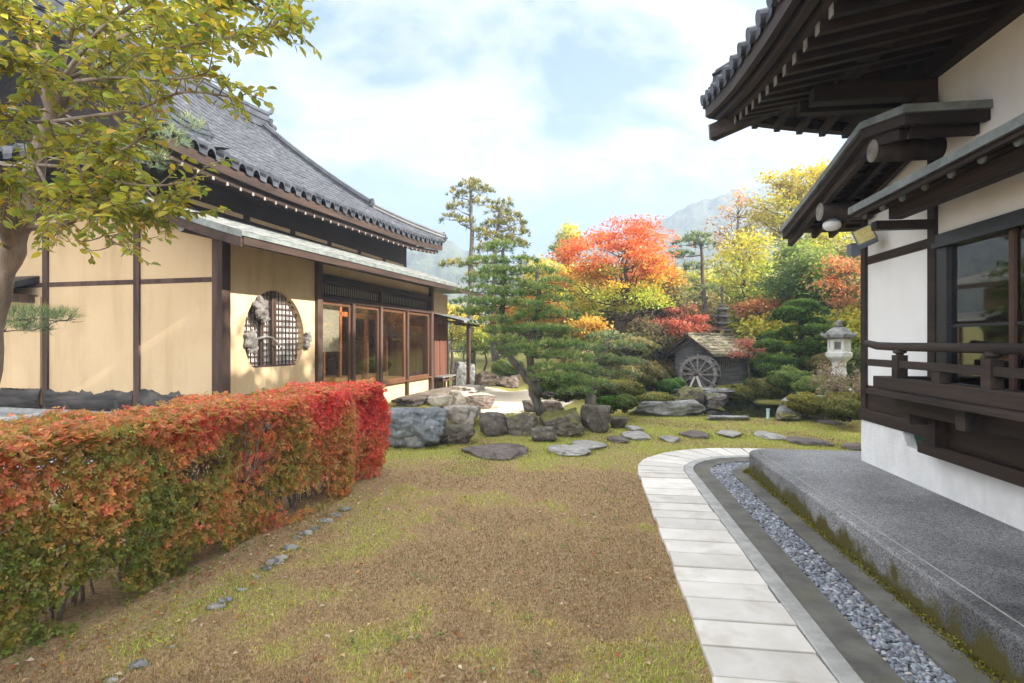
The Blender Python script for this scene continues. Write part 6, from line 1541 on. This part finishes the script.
# ================================================================== SHRUBS
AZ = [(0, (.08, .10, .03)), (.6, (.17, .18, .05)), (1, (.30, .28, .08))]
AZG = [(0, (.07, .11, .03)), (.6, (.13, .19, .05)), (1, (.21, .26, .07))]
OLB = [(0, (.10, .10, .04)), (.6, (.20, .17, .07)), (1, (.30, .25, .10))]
SH = [('yellow green dome shrub between island and slab', 618, 389, 23, 9, 11.6, AZ), ('small round shrub in front of the dome shrub', 625, 402, 12, 7, 11.0, AZG), ('low bright green shrub beside the pale trunk', 610, 403, 14, 7, 11.2, [(0, (.06, .12, .02)), (1, (.13, .26, .04))]),
      ('flat mossy shrub on the far side of the slab', 652, 398, 22, 5, 12.2, AZ), ('broad olive dome shrub right of the mill', 773, 389, 24, 12, 15.4, AZ), ('low mossy mound between mill and dome shrub', 742, 394, 16, 8, 15.2, [(0, (.08, .09, .02)), (1, (.22, .22, .05))]), ('dark leafy bush against the mill side wall', 756, 387, 12, 6, 16.0, GRN), ('flat topped shrub in front of the lantern base', 820, 389, 26, 13, 11.8, AZG), ('spreading shrub at the foot of the hall corner', 846, 406, 26, 13, 10.2, AZ),
      ('yellowish mossy mound at the pond side', 806, 404, 22, 10, 11.2, [(0, (.09, .09, .02)), (1, (.28, .26, .05))]), ('dark round shrub beside the jagged grey rock', 790, 379, 20, 11, 13.0, AZG), ('grey green mound below the red maple', 628, 346, 28, 10, 14.6, OLV), ('brown green shrub bank left of the mill', 644, 376, 24, 14, 15.4, OLB),
      ('olive shrub under the low crimson maple', 660, 372, 20, 13, 17.4, OLB), ('leafy bright green bush beside the water wheel', 672, 386, 13, 7, 14.8, [(0, (.07, .15, .03)), (1, (.16, .30, .07))]), ('loose green shrub filling the bank behind the low pine', 634, 374, 24, 13, 14.4, OLV), ('rounded shrub under the pagoda by the maple', 600, 352, 26, 13, 15.0, AZG), ('low hedge-like shrub behind the island', 566, 388, 24, 12, 11.4, AZ), ('green shrub at the far side of the island pine', 548, 385, 20, 12, 11.0, AZG), ('shrub on the sunny lawn behind the pine trunk', 508, 367, 16, 8, 15.5, AZG), ('grey green bush at the right of the cloud pruned tree', 826, 366, 16, 12, 13.6, OLB), ('dense bush by the hall behind the lantern', 862, 372, 18, 26, 13.2, AZG), ('dark bush behind the mill hut', 766, 362, 18, 20, 17.2, GRN),
      ('bushy undergrowth at the back of the maple trunks', 628, 356, 34, 16, 17.8, OLB), ('pale shrub on the bank left of the pagoda', 580, 362, 20, 12, 14.4, OLV)]
for i, (lb, px, py, rx, rz, Y, pl_) in enumerate(SH):
    c = at(px, py, Y); k = Y / F; gzz = G(c.x, Y)
    zc = max(c.z, gzz + rz * k * .3)
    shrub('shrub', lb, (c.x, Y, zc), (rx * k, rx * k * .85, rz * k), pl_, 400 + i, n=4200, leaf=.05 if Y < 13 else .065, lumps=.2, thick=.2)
# pale bare-twigged shrub by the pond, pipe rail, water pipe, garden stakes
def bare_shrub():
    rg = np.random.default_rng(91); b = at(846, 398, 10.4); t = thing('bare_shrub', 'pale twiggy shrub with few dry leaves leaning toward the pond', 'shrub', b)
    mb = MB(); LP = []
    for i in range(16):
        e = np.array([rg.normal(-.35, .5), rg.normal(0, .3), rg.uniform(.25, .62)]); pth = limb_path((0, 0, -.05), e, rg, 5, .14); mb.tube(pth, [.014, .012, .01, .008, .006, .003], 5, cap=False)
        for j in range(7):
            s = np.array(pth[rg.integers(2, 6)]); q = s + rg.normal(0, .16, 3); mb.tube(limb_path(s, q, rg, 3, .15), [.006, .005, .004, .002], 4, cap=False); LP += [s + (q - s) * rg.random() + rg.normal(0, .03, 3) for _ in range(16)]
    mb.build('stems', M['bark_pale'], t, smooth=True, fixn=False); P = np.array(LP); n = len(P); Lg = .045 * (.7 + .6 * rg.random(n))
    leaves('foliage', P, rg.normal(0, 1, (n, 3)), rg.normal(0, 1, (n, 3)), Lg, Lg * .5, jitter((.34, .27, .17), n, rg, .25, .1), M['leaf'], t)
bare_shrub()
a, b = at(816, 396, 11.4), at(862, 397, 10.6)
tag(MB().tube([a, b], .022, 10).build('water_pipe', M['pipe'], smooth=True), 'pale green horizontal pipe running over the mossy shrubs', 'pipe')
a = at(768, 421, 11.3); t = thing('standpipe', 'short pale blue standpipe at the pond edge', 'pipe', a)
MB().tube([(0, 0, -.3), (0, 0, .22)], .03, 12).build('pipe', M['pipe'], t, smooth=True); MB().tube([(0, 0, .22), (0, 0, .25)], .04, 12).build('pipe_cap', M['pipe'], t)
a = at(842, 388, 11.0); tag(MB().box(a.x - .025, a.x + .025, 10.975, 11.025, G(a.x, 11) - .1, a.z + .25).build('garden_stake', M['pipe'], bevel=.004), 'thin pale post standing in front of the lantern', 'post')
# bamboo props behind the porch
t = thing('plant_support', 'wooden prop frame around a young tree beyond the porch', 'frame', (at(459, 372, 22).x, 22, G(-2.1, 22)))
for dx in (-.45, .15, .6): MB().tube([(dx, 0, -.1), (dx + .05, 0, 1.6)], .04, 8).build('prop', M['grey_wood'], t)
MB().tube([(-.5, 0, 1.15), (.75, 0, 1.2)], .03, 8).build('crossbar', M['grey_wood'], t)

# ================================================================== LAWN GRASS, MOSS, WEEDS, FALLEN LEAVES (uncountable)
def lawn():
    rg = np.random.default_rng(5); n = 430000
    Y = 2.0 + 10.5 * rg.random(n) ** 1.7; X = rg.uniform(-.95, .95, n) * (Y + .3)
    t_ = X * rN.x + Y * rN.y; s_ = X * rU.x + Y * rU.y
    e = (X - HO.x) * hN.x + (Y - HO.y) * hN.y; k = (X - HO.x) * hU.x + (Y - HO.y) * hU.y
    rad = np.hypot(t_ - TC, s_ - SC)
    onp = ((t_ > .585) & (s_ < SC) & (t_ < 2.5)) | ((s_ >= SC) & (rad < 1.615)) | ((t_ > 1.85) & (s_ < 7.2)) | ((t_ > 2.2) & (s_ < 8.48))
    d = np.sqrt(((X - 5.5) / 1.95) ** 2 + ((Y - 13.4) / 1.7) ** 2)
    gr = ((X + .1) / 1.4) ** 2 + ((Y - 14.2) / 2.5) ** 2 < 1
    ok = ~onp & (d > 1.1) & (e > 1.75) & ~gr & ~((e < 2.85) & (k < -.8) & (rg.random(n) < .8)) & ~((e < 3.2) & (k < -.9) & (rg.random(n) < .5))
    X, Y = X[ok], Y[ok]; n = len(X); Z = gz(X, Y)
    nz = np.array([mnoise.fractal(Vector((a * .9, b * .9, 3.3)), 1, 2, 3) for a, b in zip(X, Y)]); nz2 = np.array([mnoise.noise(Vector((a * 4, b * 4, 1.3))) for a, b in zip(X, Y)])
    g = np.clip((nz * .9 + nz2 * .35 + .28 * sstep(6.0, 9, Y) - .13) * 3 + .25 + rg.normal(0, .2, n), 0, 1)
    C = pal([(0, (.28, .19, .10)), (.35, (.40, .285, .15)), (.65, (.40, .335, .11)), (1, (.33, .36, .07))], g); C = jitter(C, n, rg, .24, .06) * (1 + .22 * nz[:, None] + .14 * nz2[:, None])
    h = (.006 + .011 * rg.random(n)) * (1 + .35 * nz2) * (1 + .05 * Y); wd = (.0017 + .0013 * rg.random(n)) * (1 + .16 * Y)
    a = rg.random(n) * 6.283; lean = rg.normal(0, .9, n); dx, dy = np.cos(a), np.sin(a)
    V = np.stack([np.stack([X - dy * wd, Y + dx * wd, Z - .003], 1), np.stack([X + dy * wd, Y - dx * wd, Z - .003], 1), np.stack([X + dx * h * lean, Y + dy * h * lean, Z + h], 1)], 1).reshape(-1, 3)
    # longer tufts hugging the feet of rocks and stones
    n2 = 0; PX = []
    for (cx, cy, sx_, sy_, rz_) in FOOT:
        if cy > 16 or sx_ > 3: continue
        m = int(60 + 170 * (sx_ + sy_) * min(1, sx_ / .25)); a = rg.random(m) * 6.283; rr_ = .5 * (.94 + .16 * abs(rg.normal(0, 1, m)))
        lx, ly = np.cos(a) * rr_ * sx_, np.sin(a) * rr_ * sy_; PX.append(np.stack([cx + lx * math.cos(rz_) - ly * math.sin(rz_), cy + lx * math.sin(rz_) + ly * math.cos(rz_), np.full(m, min(1, .25 + sx_))], 1))
    PX = np.concatenate(PX); m = len(PX); x, y, sc_ = PX.T; z = gz(x, y); h = (.02 + .045 * rg.random(m)) * sc_; w_ = (.0022 + .0015 * rg.random(m)) * (1 + .10 * y); a = rg.random(m) * 6.283; ln = rg.normal(0, .5, m); dx, dy = np.cos(a), np.sin(a)
    V2 = np.stack([np.stack([x - dy * w_, y + dx * w_, z - .004], 1), np.stack([x + dy * w_, y - dx * w_, z - .004], 1), np.stack([x + dx * h * ln, y + dy * h * ln, z + h], 1)], 1).reshape(-1, 3)
    C = np.concatenate([C, jitter(pal([(0, (.30, .25, .10)), (1, (.22, .30, .06))], rg.random(m)), m, rg, .22, .06)]); V = np.concatenate([V, V2]); n += m
    o = np_mesh('lawn_grass', V, np.arange(3 * n).reshape(-1, 3), M['grass'], np.repeat(C, 3, 0)); tag(o, 'short dry brown autumn turf with greener patches', 'grass', kind='stuff')
lawn()
def litter():
    rg = np.random.default_rng(6); n = 1300
    Y = 2.2 + 7 * rg.random(n) ** 1.5; X = rg.uniform(-.75, .3, n) * Y
    hd = rg.random(n) < .35; k = rg.uniform(-6, -1, n); e = 2.85 + abs(rg.normal(0, .35, n)); X = np.where(hd, HO.x + hN.x * e + hU.x * k, X); Y = np.where(hd, HO.y + hN.y * e + hU.y * k, Y)
    P = np.stack([X, Y, gz(X, Y) + .016], 1); D = rg.normal(0, 1, (n, 3)) * [1, 1, .2]; Nn = unit(rg.normal(0, .35, (n, 3)) + [0, 0, 1])
    base = np.array([[.42, .26, .12], [.50, .36, .22], [.34, .13, .06], [.55, .45, .34], [.40, .30, .06]])[rg.integers(0, 5, n)]
    Lg = .022 + .02 * rg.random(n); o = leaves('fallen_leaves', P, D, Nn, Lg, Lg * .6, jitter(base, n, rg, .2, .06), M['leaf'], fold=.3); tag(o, 'dry fallen leaves scattered over the lawn', 'leaves', kind='stuff')
    # weeds and clover
    m = 200; Yw = 2.2 + 4.5 * rg.random(m) ** 1.2; Xw = rg.uniform(-.62, .24, m) * Yw; 
    hd = rg.random(m) < .55; k = rg.uniform(-6, -.9, m); e = 2.72 + abs(rg.normal(0, .16, m)); Xw = np.where(hd, HO.x + hN.x * e + hU.x * k, Xw); Yw = np.where(hd, HO.y + hN.y * e + hU.y * k, Yw)
    q = 9; ci = np.repeat(np.arange(m), q); N_ = m * q; a = rg.random(N_) * 6.28; r_ = .008 + .022 * rg.random(N_)
    P = np.stack([Xw[ci] + np.cos(a) * r_, Yw[ci] + np.sin(a) * r_, gz(Xw, Yw)[ci] + .012 + .03 * rg.random(N_)], 1); D = np.stack([np.cos(a), np.sin(a), rg.normal(.3, .3, N_)], 1); Nn = unit(rg.normal(0, .3, (N_, 3)) + [0, 0, 1]); Lg = .012 + .014 * rg.random(N_)
    o = leaves('weeds', P, D, Nn, Lg, Lg * .6, jitter((.14, .22, .05), N_, rg, .25, .08), M['leaf']); tag(o, 'small green weeds sprouting in lawn and hedge foot', 'weeds', kind='stuff')
    # moss tufts along the foot of the terrace
    n = 9000; u = .25 + 1.1 * rg.random(n); w = 1.88 - abs(rg.normal(0, .028, n)); P = np.array([T(*lane_u(a, b), .028 + abs(rg.normal(0, .02)) * max(0, 1 - (1.88 - b) / .08))[:] for a, b in zip(u, w)])
    D = unit(rg.normal(0, .6, (n, 3)) + [0, 0, 1]); Lg = .010 + .012 * rg.random(n); o = leaves('moss', P, D, rg.normal(0, 1, (n, 3)), Lg, Lg * .6, jitter(pal([(0, (.10, .09, .015)), (1, (.22, .20, .03))], rg.random(n)), n, rg, .25, .08), M['grass']); tag(o, 'yellow green moss along the foot of the terrace', 'moss', kind='stuff')
litter()

# ================================================================== HAZE (real air, one closed box)
hz = MB().box(-480, 480, -70, 260, -3, 69); ho = hz.build('haze', newmat('haze_air')[0]); hm_ = ho.data.materials[0]; ht = hm_.node_tree
ht.nodes.remove(ht.nodes['Principled BSDF']); pv = N(ht, 'ShaderNodeVolumePrincipled'); pv.inputs['Color'].default_value = (.66, .80, 1, 1); pv.inputs['Density'].default_value = .0031; pv.inputs['Anisotropy'].default_value = .2
ht.links.new(pv.outputs[0], ht.nodes['Material Output'].inputs['Volume']); tag(ho, 'thin pale haze over the garden and mountain', 'haze', kind='stuff')
